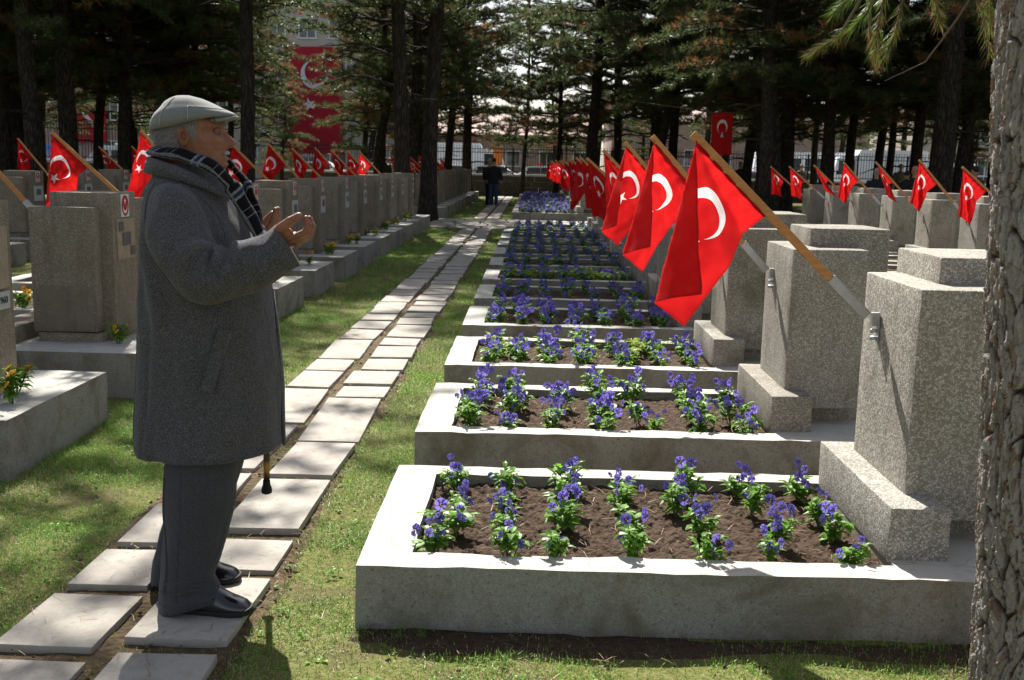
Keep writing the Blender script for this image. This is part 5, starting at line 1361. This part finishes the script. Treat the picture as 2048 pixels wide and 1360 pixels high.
# cap
def capz(x,y):  # crown profile seen from the side
    return np.interp(x,[-1.215,-1.205,-1.19,-1.165,-1.13,-1.09,-1.05,-1.0,-.965,-.942],[1.618,1.648,1.671,1.688,1.6945,1.694,1.685,1.668,1.653,1.641])
cg=G(); rings=[]; na=72; ph=np.linspace(0,2*math.pi,na,endpoint=False)
ex=-1.0815+.1335*np.cos(ph); ey=.1005*np.sin(ph)*(1-.20*np.clip(np.cos(ph),0,1)**2); 
zr=np.interp(-np.cos(ph),[-1,-.72,-.4,0,.45,.8,1],[1.637,1.630,1.624,1.612,1.594,1.586,1.582])
for s in np.linspace(1,0.0,22):
    x=-1.085+(ex+1.085)*(s if s>.02 else .02); y=ey*(s if s>.02 else .02)
    rimz=zr; top=capz(x,y)-.018*(np.abs(y)/.1)**2
    k=(1-s**3.2)**.62; z=rimz+(np.maximum(top,rimz)-rimz)*k
    bulge=1+.06*math.sin(min(1,(1-s)*4)*math.pi)*(s>.7)
    rings.append(headpt(-1.085+(x+1.085)*bulge,y*bulge,z))
inner=headpt(-1.085+(ex+1.085)*.86,ey*.86,zr+.012); rings=[inner]+rings
cg.loft(rings,0,True); capo=part('cap',cg,MT['cap'])
g=G(); top=[];bot=[]
for i,t in enumerate(np.linspace(-1,1,25)):
    a=t*1.15; 
    for j,q in enumerate((0,.5,1)):
        xx=-.992+(.051*math.cos(a*1.1)+.0)*q-.03*t*t; yy=.072*math.sin(a)*(1+.02*q); zz=1.6365-.002*q-.017*t*t-.004*q*q
        top.append(headpt(np.array(xx),np.array(yy),zz+.004)); bot.append(headpt(np.array(xx),np.array(yy),zz-.004))
P=np.array(top+bot).reshape(-1,3); o_=75; f=[]
for i in range(24):
    for j in range(2):
        a=i*3+j; f+=[(a,a+3,a+4,a+1),(o_+a,o_+a+1,o_+a+4,o_+a+3)]
    f.append((i*3+2,i*3+5,o_+i*3+5,o_+i*3+2)); f.append((i*3,o_+i*3,o_+i*3+3,i*3+3))
g.add(P,f); part('brim',g,MT['cap'],True)
def seam(pts): 
    g=G(); g.tube(pts,.0011,5); part('seam',g,MT['thread'])
def capsurf(a,s,e=.0008):
    ex_=-1.085+(-1.0815+.1335*math.cos(a)+1.085)*s; ey_=.1005*math.sin(a)*(1-.2*max(0,math.cos(a))**2)*s
    rimz=np.interp(-math.cos(a),[-1,-.72,-.4,0,.45,.8,1],[1.637,1.630,1.624,1.612,1.594,1.586,1.582]); top=capz(ex_,ey_)-.018*(abs(ey_)/.1)**2
    k=(1-s**3.2)**.62; b=1+.06*math.sin(min(1,(1-s)*4)*math.pi)*(s>.7)
    p=headpt(np.array(-1.085+(ex_+1.085)*b),np.array(ey_*b),rimz+(max(top,rimz)-rimz)*k); c=headpt(np.array(-1.085),np.array(0.),1.60); d=p-c; return p+d/np.linalg.norm(d)*e
for s_ in (-1,1):
    seam([capsurf(s_*2.35,q) for q in np.linspace(.995,.5,16)]); seam([capsurf(s_*1.62,q) for q in np.linspace(.995,.8,12)]); seam([capsurf(s_*q,.80+.0*q) for q in np.linspace(1.62,.45,18)])
# scarf: a thick plaid band wound round the neck, ends going down into the coat
def ribbon(name,pts,normals,width,thick,ulen):
    pts=np.array(pts,float); normals=np.array(normals,float); g=G(); m=len(pts); L=np.concatenate([[0],np.cumsum(np.linalg.norm(np.diff(pts,axis=0),axis=1))])
    V=[];UV=[]; nw=8
    for i in range(m):
        t=pts[min(i+1,m-1)]-pts[max(i-1,0)]; t/=np.linalg.norm(t); nn=normals[i]-t*(normals[i]@t); nn/=np.linalg.norm(nn); w=np.cross(nn,t)
        for j in range(nw):
            a=2*math.pi*j/nw; cx=math.copysign(abs(math.cos(a))**.6,math.cos(a)); sx=math.copysign(abs(math.sin(a))**.8,math.sin(a))
            V.append(pts[i]+w*cx*width[i]/2+nn*(sx*thick/2+.003*math.sin(L[i]*60)*(sx>0))); UV.append((L[i],cx*width[i]/2+.05))
    f=[(i*nw+j,i*nw+(j+1)%nw,(i+1)*nw+(j+1)%nw,(i+1)*nw+j) for i in range(m-1) for j in range(nw)]+[tuple(range(nw-1,-1,-1)),tuple(range((m-1)*nw,m*nw))]
    g.add(V,f,0,UV); return part(name,g,MT['plaid'])
def spline(P,n):
    P=np.array(P,float); out=[]; k=len(P)
    for i in range(k-1):
        p0=P[max(i-1,0)];p1=P[i];p2=P[i+1];p3=P[min(i+2,k-1)]
        for t in np.linspace(0,1,n,endpoint=False): out.append(.5*((2*p1)+(p2-p0)*t+(2*p0-5*p1+4*p2-p3)*t*t+(3*p1-p0-3*p2+p3)*t**3))
    out.append(P[-1]); return np.array(out)
near=[(-.84,3.33,1.20),(-.857,3.315,1.262),(-.88,3.30,1.311),(-.905,3.285,1.365),(-.937,3.262,1.424),(-.968,3.250,1.462),(-1.011,3.248,1.486),(-1.066,3.252,1.505),(-1.110,3.262,1.512),(-1.150,3.285,1.517),(-1.184,3.328,1.519),(-1.202,3.375,1.520)]
far=[(-1.184,3.422,1.519),(-1.15,3.465,1.517),(-1.11,3.488,1.512),(-1.066,3.498,1.505),(-1.0,3.495,1.482),(-.955,3.475,1.44),(-.92,3.45,1.385),(-.89,3.42,1.32),(-.868,3.40,1.255)]
sp=spline(near+far,6); nn=[(p[0]+1.09,(p[1]-3.375)*1.6,.45*(1 if p[2]>1.42 else .2)) for p in sp]
ribbon('scarf',sp,nn,np.interp(np.linspace(0,1,len(sp)),[0,.2,.5,.8,1],[.056,.060,.058,.060,.054]),.024,1)
# coat
cg=G(); CY=3.375
prof=[ # z, back, front, half breadth
 (.545,-1.294,-.800,.262),(.56,-1.296,-.800,.264),(.62,-1.292,-.803,.262),(.72,-1.283,-.807,.258),(.85,-1.274,-.814,.252),(1.0,-1.265,-.824,.247),(1.12,-1.259,-.838,.245),(1.22,-1.253,-.872,.243),(1.30,-1.245,-.905,.236),(1.36,-1.236,-.935,.219),(1.40,-1.228,-.955,.192),(1.435,-1.218,-.975,.150),(1.462,-1.208,-.99,.115),(1.48,-1.203,-1.0,.100)]
prof=np.array(prof); zz=np.concatenate([np.linspace(.562,1.36,56),np.linspace(1.37,1.48,14)]); n=120; ph=np.linspace(0,2*math.pi,n,endpoint=False); rings=[]
for z in zz:
    bk,fr,hw=[np.interp(z,prof[:,0],prof[:,k]) for k in (1,2,3)]
    c=(bk+fr)/2; a=(fr-bk)/2-.013; q=2/2.35; x=c+a*np.sign(np.cos(ph))*np.abs(np.cos(ph))**q; y=hw*np.sign(np.sin(ph))*np.abs(np.sin(ph))**q
    low=np.clip((1.25-z)/.5,0,1)
    P=np.stack([np.cos(ph)*2.2,np.sin(ph)*2.2,np.full(n,z*1.1)],1); fold=.022*vnoise(P,5)*low+.011*vnoise(P*2.1,6)*low+.004*vnoise(np.stack([np.cos(ph)*4,np.sin(ph)*4,np.full(n,z*9)],1),7)
    # drag lines under the arm
    fold+=.008*np.sin(ph*11+z*17)*np.exp(-((z-1.12)/.16)**2)*np.clip(-np.sin(ph),0,1)
    fold+=-.010*np.exp(-((ph-(4.05+.35*(z-.9)))/.05)**2)*np.clip((1.1-z)/.3,0,1)
    nx,ny=np.cos(ph),np.sin(ph); x=x+nx*fold; y=y+ny*fold
    zz_=z+.012*np.cos(ph)*low*(z<.6)
    rings.append(np.stack([x,CY+y,zz_+0*x],1))
cg.loft(rings)
def sleeve(g,path,rad,seed):
    P=spline(path,9); m=len(P); rr=np.interp(np.linspace(0,1,m),np.linspace(0,1,len(rad)),rad); n=64; phs=np.linspace(0,2*math.pi,n,endpoint=False); rings=[]; up=None
    for i in range(m):
        t=P[min(i+1,m-1)]-P[max(i-1,0)]; t/=np.linalg.norm(t); a=np.array([0,-1,0.]) if up is None else up; u=a-t*(a@t); u/=np.linalg.norm(u); up=u; w=np.cross(t,u)
        s=i/(m-1); cr=np.exp(-((s-.5)/.16)**2)
        inn=np.clip(.25+1.0*np.cos(phs-5.35),0,1); fold=.030*cr*(np.abs(np.sin(s*27+.9*np.sin(phs*2+seed)+phs*.5))**.6-.55)*inn+.012*np.exp(-((s-.66)/.10)**2)*np.sin(s*55+phs*1.6+seed)*inn+.006*vnoise(np.stack([np.cos(phs)*2.5,np.sin(phs)*2.5,np.full(n,s*9)],1),seed)+.004*np.sin(s*22+phs*2)
        rings.append(P[i]+np.outer((rr[i]+fold)*np.cos(phs),u)+np.outer((rr[i]+fold)*np.sin(phs),w))
    g.loft(rings)
sleeve(cg,[(-1.095,3.235,1.375),(-1.075,3.165,1.31),(-1.03,3.115,1.215),(-.965,3.095,1.155),(-.885,3.105,1.165),(-.80,3.13,1.205),(-.728,3.148,1.246)],[.070,.088,.089,.085,.077,.072,.068],3)
sleeve(cg,[(-1.09,3.515,1.375),(-1.07,3.59,1.31),(-1.05,3.635,1.20),(-1.02,3.625,1.14),(-.98,3.60,1.15),(-.945,3.56,1.19),(-.92,3.535,1.22)],[.075,.096,.093,.088,.08,.075,.068],4)
cm=remesh(cg,'coat',MT['coat'],.0055,2,.5)
for v in cm.vertices: v.co=Vector(np.array(v.co)-OFF)
coat=obj('coat',cm,MAN)
# collar standing round the scarf, lapel, pocket welt, cuff strap
def band(name,path,hgt,lean,mat,thick=.006):
    P=spline(path,8); g=G(); rings=[]
    for i,p in enumerate(P):
        t=P[min(i+1,len(P)-1)]-P[max(i-1,0)]; t/=np.linalg.norm(t); o=np.array([p[0]+1.09,p[1]-CY,0]); o-=t*(o@t); o/=np.linalg.norm(o); h=np.interp(i/(len(P)-1),np.linspace(0,1,len(hgt)),hgt)
        u=np.array([0,0,1.]); 
        q=[p, p+u*h+o*lean[0], p+u*h*1.03+o*(lean[0]+thick*1.4), p+u*h*.9+o*(lean[0]+thick*2.6), p-u*.006+o*(lean[1]+thick*2), p-u*.010+o*(lean[1]+thick*.6)]
        rings.append(np.array(q))
    g.loft(rings); return part(name,g,mat,True,None)
band('collar',[(-.945,3.262,1.375),(-1.00,3.238,1.410),(-1.07,3.232,1.436),(-1.145,3.262,1.452),(-1.196,3.325,1.458),(-1.208,3.375,1.459),(-1.196,3.425,1.458),(-1.145,3.488,1.452),(-1.07,3.518,1.436),(-1.00,3.512,1.410),(-.945,3.488,1.375)],[.012,.022,.032,.038,.042,.042,.042,.038,.032,.022,.012],(.002,.016),MT['coat'])
def on_side(x,z,out=.004):      # point on the near flank of the coat
    bk,fr,hw=[np.interp(z,prof[:,0],prof[:,k]) for k in (1,2,3)]; c=(bk+fr)/2; a=(fr-bk)/2; u=min(1,abs((x-c)/a)); return np.array([x,CY-hw*(1-u**2.35)**(1/2.35)-out-.012,z])
g=G(); V=[]
def strip(a,b,w,th,name):
    g=G(); P0=[];P1=[]
    for t in np.linspace(0,1,9):
        x,z=a[0]*(1-t)+b[0]*t,a[1]*(1-t)+b[1]*t; d=np.array([b[0]-a[0],b[1]-a[1]]); d/=np.linalg.norm(d); nx,nz=-d[1]*w/2,d[0]*w/2
        P0.append(on_side(x+nx,z+nz,th)); P1.append(on_side(x-nx,z-nz,th))
    k=9; v=P0+P1+[p+np.array([0,.02,0]) for p in P0]+[p+np.array([0,.02,0]) for p in P1]
    f=[(i,i+1,k+i+1,k+i) for i in range(k-1)]+[(2*k+i,2*k+i+1,i+1,i) for i in range(k-1)]+[(k+i,k+i+1,3*k+i+1,3*k+i) for i in range(k-1)]+[(0,k,3*k,2*k),(k-1,3*k-1,4*k-1,2*k-1)]
    g.add(v,f); return part(name,g,MT['coat'],False)
strip((-.925,.985),(-.975,.80),.034,.013,'pocket_welt')
g=G(); g.tube([(-.842,3.40,1.08),(-.822,3.37,.95),(-.812,3.36,.8),(-.805,3.352,.66),(-.80,3.35,.57)],.006,6); part('front_edge',g,MT['coat'])
from mathutils.bvhtree import BVHTree
bv=BVHTree.FromPolygons([tuple(v.co) for v in cm.vertices],[tuple(p.vertices) for p in cm.polygons])
def on_coat(P,lift=.0012):
    out=[]
    for x,z in P:
        h=bv.ray_cast(Vector((x-MX,2.2-MY,z-.034)),Vector((0,1,0)))
        if h[0] is not None: out.append(np.array(h[0])+np.array(h[1])*lift+OFF)
    return out
def stitch(P,r,name,lift=.0006):
    q=on_coat([tuple(p) for p in spline([(a,0,b) for a,b in P],10)[:,[0,2]]],lift)
    if len(q)>3: g=G(); g.tube(q,r,6); part(name,g,MT['coat'])
stitch([(-1.155,1.425),(-1.17,1.36),(-1.165,1.27),(-1.125,1.17),(-1.06,1.10)],.0028,'seam')
stitch([(-1.235,1.34),(-1.243,1.1),(-1.252,.9),(-1.268,.6)],.002,'seam')
stitch([(-1.285,.585),(-1.18,.572),(-1.05,.57),(-.92,.575),(-.82,.60)],.0018,'seam')
stitch([(-1.13,1.448),(-1.03,1.40),(-.965,1.33),(-.935,1.26)],.0025,'lapel_edge')
ax=np.array([.82,.07,.46]); ax/=np.linalg.norm(ax)
def cuffring(s,r0,r1,h0,h1,name,mat):
    g=G(); c=np.array([-.738,3.146,1.240])+ax*s; u=np.array([0,-1,0.]); u-=ax*(u@ax); u/=np.linalg.norm(u); w=np.cross(ax,u); rings=[]
    for d,r in ((h0,r0),(h0,r1),(h1,r1),(h1,r0)): rings.append(np.array([c+ax*d+u*r*math.cos(a)+w*r*math.sin(a) for a in np.linspace(0,2*math.pi,40,endpoint=False)]))
    g.loft(rings,0,False); return part(name,g,mat)
g=G(); c=np.array([-.742,3.078,1.205]); 
for s_ in (0,1):
    g.tube([c+ax*(-.03+.024*s_)+np.array([0,-.003,0]),c+ax*(-.03+.024*s_)+np.array([0,.004,0])],.0075,12)
part('button',g,MT['button'])
g=G(); g.box((-.765,3.083,1.195),(.085,.008,.026),0,(0,R(-29),0)); part('cuff_strap',g,MT['coat'],False)
# trousers
tg=G()
for s,xs in ((-1,0.),(1,0.)):
    yc=3.345+s*.118; rings=[]; n=48; ph=np.linspace(0,2*math.pi,n,endpoint=False)
    for z,bk,fr,hw in ((.062,-1.192,-.980,.074),(.09,-1.190,-.982,.082),(.12,-1.184,-.996,.085),(.16,-1.178,-.998,.085),(.22,-1.172,-.985,.087),(.30,-1.163,-.962,.090),(.38,-1.160,-.942,.093),(.46,-1.157,-.93,.096),(.54,-1.150,-.925,.094),(.60,-1.14,-.93,.08),(.68,-1.13,-.95,.07)):
        if s>0: bk-=.03+.085*np.clip((.55-z)/.5,0,1); fr-=.03+.085*np.clip((.55-z)/.5,0,1)
        c=(bk+fr)/2+xs; a=(fr-bk)/2; f=1+ .05*vnoise(np.stack([np.cos(ph)*2+s,np.sin(ph)*2,np.full(n,z*6)],1),3)+.13*np.sin(z*92+np.cos(ph)*2.2+np.sin(ph))*np.exp(-((z-.135)/.055)**2)*(.55+.45*np.cos(ph))+.035*np.sin(z*40+np.sin(ph)*3)*np.exp(-((z-.30)/.10)**2)
        f=f+.03*np.exp(-(np.sin(ph/2)/.10)**2)          # front crease
        zz_=z+(-.040*np.clip(-np.cos(ph),-.15,1) + .012*np.clip(np.cos(ph),0,1) if z<.10 else 0)*(1 if z<.08 else .55)
        rings.append(np.stack([c+a*f*np.cos(ph),yc+hw*f*np.sin(ph),zz_+0*ph],1))
    tg.loft(rings)
tg.tube([(-1.06,3.26,.66),(-1.06,3.45,.66)],[.10,.10],12)
tm=remesh(tg,'trousers',MT['trouser'],.006,2,.5)
for v in tm.vertices: v.co=Vector(np.array(v.co)-OFF)
obj('trousers',tm,MAN)
bvt=BVHTree.FromPolygons([tuple(v.co) for v in tm.vertices],[tuple(p.vertices) for p in tm.polygons])
def tstitch(P,r,name):
    q=[]
    for x,_,z in spline([(a,0,b) for a,b in P],10):
        h=bvt.ray_cast(Vector((x-MX,2.2-MY,z-.034)),Vector((0,1,0)))
        if h[0] is not None: q.append(np.array(h[0])+np.array(h[1])*.0004+OFF)
    if len(q)>3: g=G(); g.tube(q,r,6); part(name,g,MT['trouser'])
tstitch([(-1.175,.075),(-1.12,.082),(-1.06,.098),(-1.0,.118)],.0018,'hem_line')
tstitch([(-1.075,.53),(-1.085,.35),(-1.10,.2),(-1.105,.10)],.0016,'seam')
tstitch([(-1.14,.50),(-1.148,.36),(-1.135,.22),(-1.15,.12)],.0045,'fold')
tstitch([(-1.15,.155),(-1.10,.165),(-1.05,.175),(-1.01,.165)],.0055,'fold')
tstitch([(-1.16,.125),(-1.10,.13),(-1.04,.145)],.005,'fold')
# shoes
def shoe(yc,xo,yaw):
    g=G(); n=40; a=np.linspace(0,2*math.pi,n,endpoint=False); rings=[]; srings=[]
    tab=[(-.142,.016,.030,.050),(-.136,.027,.052,.050),(-.115,.034,.066,.060),(-.07,.037,.080,.085),(-.02,.039,.082,.105),(.03,.043,.076,.098),(.06,.046,.066,.078),(.09,.0475,.055,.062),(.115,.046,.050,.054),(.135,.040,.043,.046),(.150,.028,.033,.035),(.157,.012,.022,.024)]
    T=np.array(tab); xs=np.concatenate([np.linspace(-.142,-.11,5),np.linspace(-.09,.11,18),np.linspace(.12,.157,10)])
    for x in xs:
        w=np.interp(x,T[:,0],T[:,1]); h=np.interp(x,T[:,0],T[:,3]); y=w*np.sign(np.cos(a))*np.abs(np.cos(a))**.8*(1-.18*np.clip(np.sin(a),0,1)); z=.022+np.where(np.sin(a)>0,(h-.022)*np.abs(np.sin(a))**.75,.010*np.sin(a))
        y+=.006*math.sin((x+.14)*9)
        rings.append(np.stack([np.full(n,x),y,z],1)); srings.append(np.stack([np.full(n,x*1.02),(w+.004)*np.sign(np.cos(a))*np.abs(np.cos(a))**.5+.006*math.sin((x+.14)*9),.011+.0115*np.sign(np.sin(a))*np.abs(np.sin(a))**.35+(.006*max(0,(x-.1)/.06))],1))
    c,s=math.cos(yaw),math.sin(yaw); rot=np.array([[c,-s,0],[s,c,0],[0,0,1]]); base=np.array([-1.040+xo,yc,.034])
    g.loft([r_@rot.T+base for r_ in rings]); g.tube([np.array([.045,q*.040,.092-.030*abs(q)**2])@rot.T+base for q in np.linspace(-1,1,13)],.0035,6)
    g.tube([np.array([.128-.04*q*q,q*.036,.046-.008*abs(q)])@rot.T+base for q in np.linspace(-1,1,11)],.0022,6)
    sh=part('shoe',g,MT['shoe']); sg=G(); sg.loft([r_@rot.T+base for r_ in srings]); sg.v=[v-OFF for v in sg.v]; obj('sole',sg.mesh('sole',MT['sole'],True),sh)
shoe(3.228,-.002,R(-4)); shoe(3.475,-.112,R(5))
# cane hung over the far forearm
ct=thing('cane','brown bamboo walking cane hanging from the old man\'s far arm','cane',(-.925,3.60,.32))
g=G(); hook=[(.012+.045-.045*math.cos(a),0,.86+.045*math.sin(a)) for a in np.linspace(0,math.pi*1.05,12)]
g.tube([(.0,0,.03),(.004,0,.3),(.008,0,.6),(.012,0,.86)]+hook[1:],.0115,10); obj('shaft',g.mesh('shaft',MT['cane'],True),ct)
g=G(); g.loft([np.array([(r*math.cos(a),r*math.sin(a),z) for a in np.linspace(0,2*math.pi,16,endpoint=False)]) for z,r in ((0,.012),(.004,.0185),(.014,.0195),(.024,.017),(.034,.0135),(.05,.013))]); obj('ferrule',g.mesh('ferrule',MT['rubber'],True),ct)
# ------------------------------------------------------------------ lawn, litter
def grass():
    rg=np.random.default_rng(3); V=[];C=[]
    def patch(x0,x1,y0,y1,dens,L,wd,seed):
        n=int((x1-x0)*(y1-y0)*dens)
        if n<=0: return
        x=rg.uniform(x0,x1,n); y=rg.uniform(y0,y1,n); P=np.stack([x,y,0*x],1)
        keep=np.ones(n,bool)
        for a,b,c,d in SLABS: keep&=~((x>a-.004)&(x<b+.004)&(y>c-.004)&(y<d+.004))
        for k in range(-1,24): pass
        yy=np.mod(y-3.22,PITCH_Y)
        inb=(x>-.55)&(x<2.25)&(y>3.2)&(y<23.5)&(yy<1.15); keep&=~inb
        yl=np.mod(y-6.39,PITCH_Y); keep&=~((x<-2.39)&(x>-5.2)&(yl<1.15)&(y<23.2))
        inpath=(x>-1.66)&(x<-.84)
        mid=np.minimum(np.abs(x+1.255),9)
        dn=fbm(P*2.2,3,5)*.5+.5; dn2=vnoise(P*9,6)*.5+.5; prob=np.clip(.12+1.9*(dn-.30),.10,1)*np.clip(.5+dn2,.4,1)
        prob=np.where(inpath,np.clip(.28+.06*(y-3),.22,.6)*np.clip(dn2*1.8-.2,0,1)+.05,prob)
        prob=np.where((np.abs(y-3.13)<.10)&(x>-.5),prob*.2,prob); prob=np.where((x>.5)&(y<3),prob*.55,prob)             # bare strip under the kerb
        keep&=rg.random(n)<prob*1.15
        x,y,P=x[keep],y[keep],P[keep]; n=len(x)
        if not n: return
        a=rg.uniform(0,2*math.pi,n); lean=rg.uniform(.1,1.15,n); l=L*rg.uniform(.45,1.25,n)*(1+.35*vnoise(P*3,9)); w=wd*rg.uniform(.6,1.3,n)
        d=np.stack([np.cos(a)*np.sin(lean),np.sin(a)*np.sin(lean),np.cos(lean)],1); s=np.stack([-np.sin(a),np.cos(a),0*a],1)
        z=.018*vnoise(P*1.1,3)+.010*vnoise(P*4.3,4)-.014; b=np.stack([x,y,z],1)
        m=b+d*(l*.6)[:,None]; e=b+d*l[:,None]; e[:,2]-=l*.22*np.sin(lean)
        V.append(np.stack([b-s*w[:,None],b+s*w[:,None],m],1)); V.append(np.stack([m-s*(w*.8)[:,None],m+s*(w*.8)[:,None],e],1))
        g=np.clip(.5+.5*fbm(P*1.3,3,12)+rg.normal(0,.22,n),0,1)[:,None]; straw=(rg.random(n)<.17+.25*(fbm(P*2.7,2,15)>.10))[:,None]
        col=np.array([.085,.21,.030])*(1-g)+np.array([.28,.45,.08])*g; col=np.where(straw,np.array([.46,.38,.20])*rg.uniform(.5,1.1,(n,1)),col)
        C.append(col); C.append(col)
    patch(-2.45,2.2,2.0,3.24,34000,.034,.0019,1)
    patch(-2.45,-.5,3.24,6.5,32000,.034,.0020,2)
    patch(-2.45,-.5,6.5,11,15000,.036,.0030,3)
    patch(-2.45,-.5,11,24.5,4200,.042,.0055,4)
    patch(-5.3,-2.4,2.6,6.4,5000,.032,.002,5)
    patch(-2.4,-.5,28.7,50,700,.045,.009,6)
    patch(-12,-2.4,6.4,24,330,.05,.009,7); patch(1.8,9,6.5,24,330,.05,.009,8)
    V_=np.concatenate(V); C_=np.concatenate(C)
    tag(obj('grass',tri_mesh('grass',V_,[MT['grass']],None,C_)),'short green lawn with dry straw patches beside the path','grass',kind='stuff')
    print('grass tris',len(V_))
grass()
# broad leaved weeds in the lawn, tufts along the kerb
rw=random.Random(31); g=G()
for k in range(420):
    x=rw.uniform(-2.4,-.6) if k<300 else rw.uniform(-.5,1.2); y=(2.2+rw.random()**1.6*5) if k<300 else rw.uniform(2.35,2.9)
    if any(a-.02<x<b+.02 and c-.02<y<d+.02 for a,b,c,d in SLABS): continue
    if x<-1.6 and y>6 : pass
    for q in range(rw.randint(3,6)):
        a=rw.uniform(0,6.28); L=rw.uniform(.014,.03); leaf(g,(x+math.cos(a)*.004,y+math.sin(a)*.004,.0),(math.cos(a),math.sin(a),rw.uniform(.1,.8)),(0,0,1),L,L*.55)
tag(g.build('clover',[MT['leaf']]),'small broad leaved weeds in the lawn','weeds',kind='stuff')
g=G(); tr=[]
for x,y in [(-.40,3.16),(-.32,3.15),(.62,2.78),(1.0,2.70),(.25,2.86),(.8,2.93),(-.05,2.97)]:
    for q in range(26):
        a=rw.uniform(0,6.28); l=rw.uniform(.05,.11); b=np.array([x+rw.uniform(-.012,.012),y+rw.uniform(-.012,.012),-.01]); le=rw.uniform(.1,.8); d=np.array([math.cos(a)*math.sin(le),math.sin(a)*math.sin(le),math.cos(le)]); s=np.array([-math.sin(a),math.cos(a),0])*.0016
        m=b+d*l*.6; e=b+d*l+np.array([0,0,-l*.2]); tr+= [(b-s,b+s,m),(m-s*.8,m+s*.8,e)]
tr=np.array(tr); tag(obj('grass_tuft',tri_mesh('grass_tuft',tr,[MT['grass']],None,np.tile(np.array([[.11,.2,.035]]),(len(tr),1)))),'taller grass tufts along the foot of the nearest kerb','grass',kind='stuff')
# fallen needles and bits on path, soil and grass
tr=[]
def stick(x,y,z,L,w):
    a=rw.uniform(0,6.28); d=np.array([math.cos(a),math.sin(a),rw.uniform(-.03,.12)]); s=np.array([-d[1],d[0],0])*w; b=np.array([x,y,z]); m=b+d*L*.5+np.array([0,0,.004])+s*rw.uniform(-6,6); e=b+d*L
    tr.extend([(b-s,b+s,m+s),(b-s,m+s,m-s),(m-s,m+s,e)])
for k in range(900): stick(rw.uniform(-1.66,-.84),2.1+rw.random()**1.5*8,.036,rw.uniform(.02,.085),.0009)
for k in range(700): stick(rw.uniform(-2.4,2),rw.uniform(2.1,3.2) if k%2 else rw.uniform(2.6,7),.012,rw.uniform(.02,.08),.0009)
for i in range(4):
    for k in range(110): stick(-.545+rw.uniform(.2,1.75),3.22+PITCH_Y*i+rw.uniform(.15,1.0),.186,rw.uniform(.03,.11),.0012)
    for k in range(16): stick(-.545+rw.uniform(0,1.75),3.22+PITCH_Y*i+rw.choice([rw.uniform(.01,.1),rw.uniform(1.05,1.14)]),.2145,rw.uniform(.02,.07),.001)
tag(obj('pine_litter',tri_mesh('pine_litter',np.array(tr),[MT['litter']])),'fallen dry pine needles scattered over path and beds','litter',kind='stuff')
g=G()
for k in range(380):
    x,y=(rw.uniform(-1.66,-.84),2.1+rw.random()*6) if k<350 else (rw.uniform(-.5,1.5),rw.uniform(2.75,3.2))
    r0=rw.uniform(.003,.010); g.ball((x,y,.018 if k<330 else .002),(r0,r0*.8,r0*.6),6,4)
tag(g.build('pebbles',MT['earth'],None,True),'small pebbles and crumbs along the path joints','pebbles',kind='stuff')
print('objects',len(bpy.data.objects),'tris',sum(len(m.polygons) for m in bpy.data.meshes))
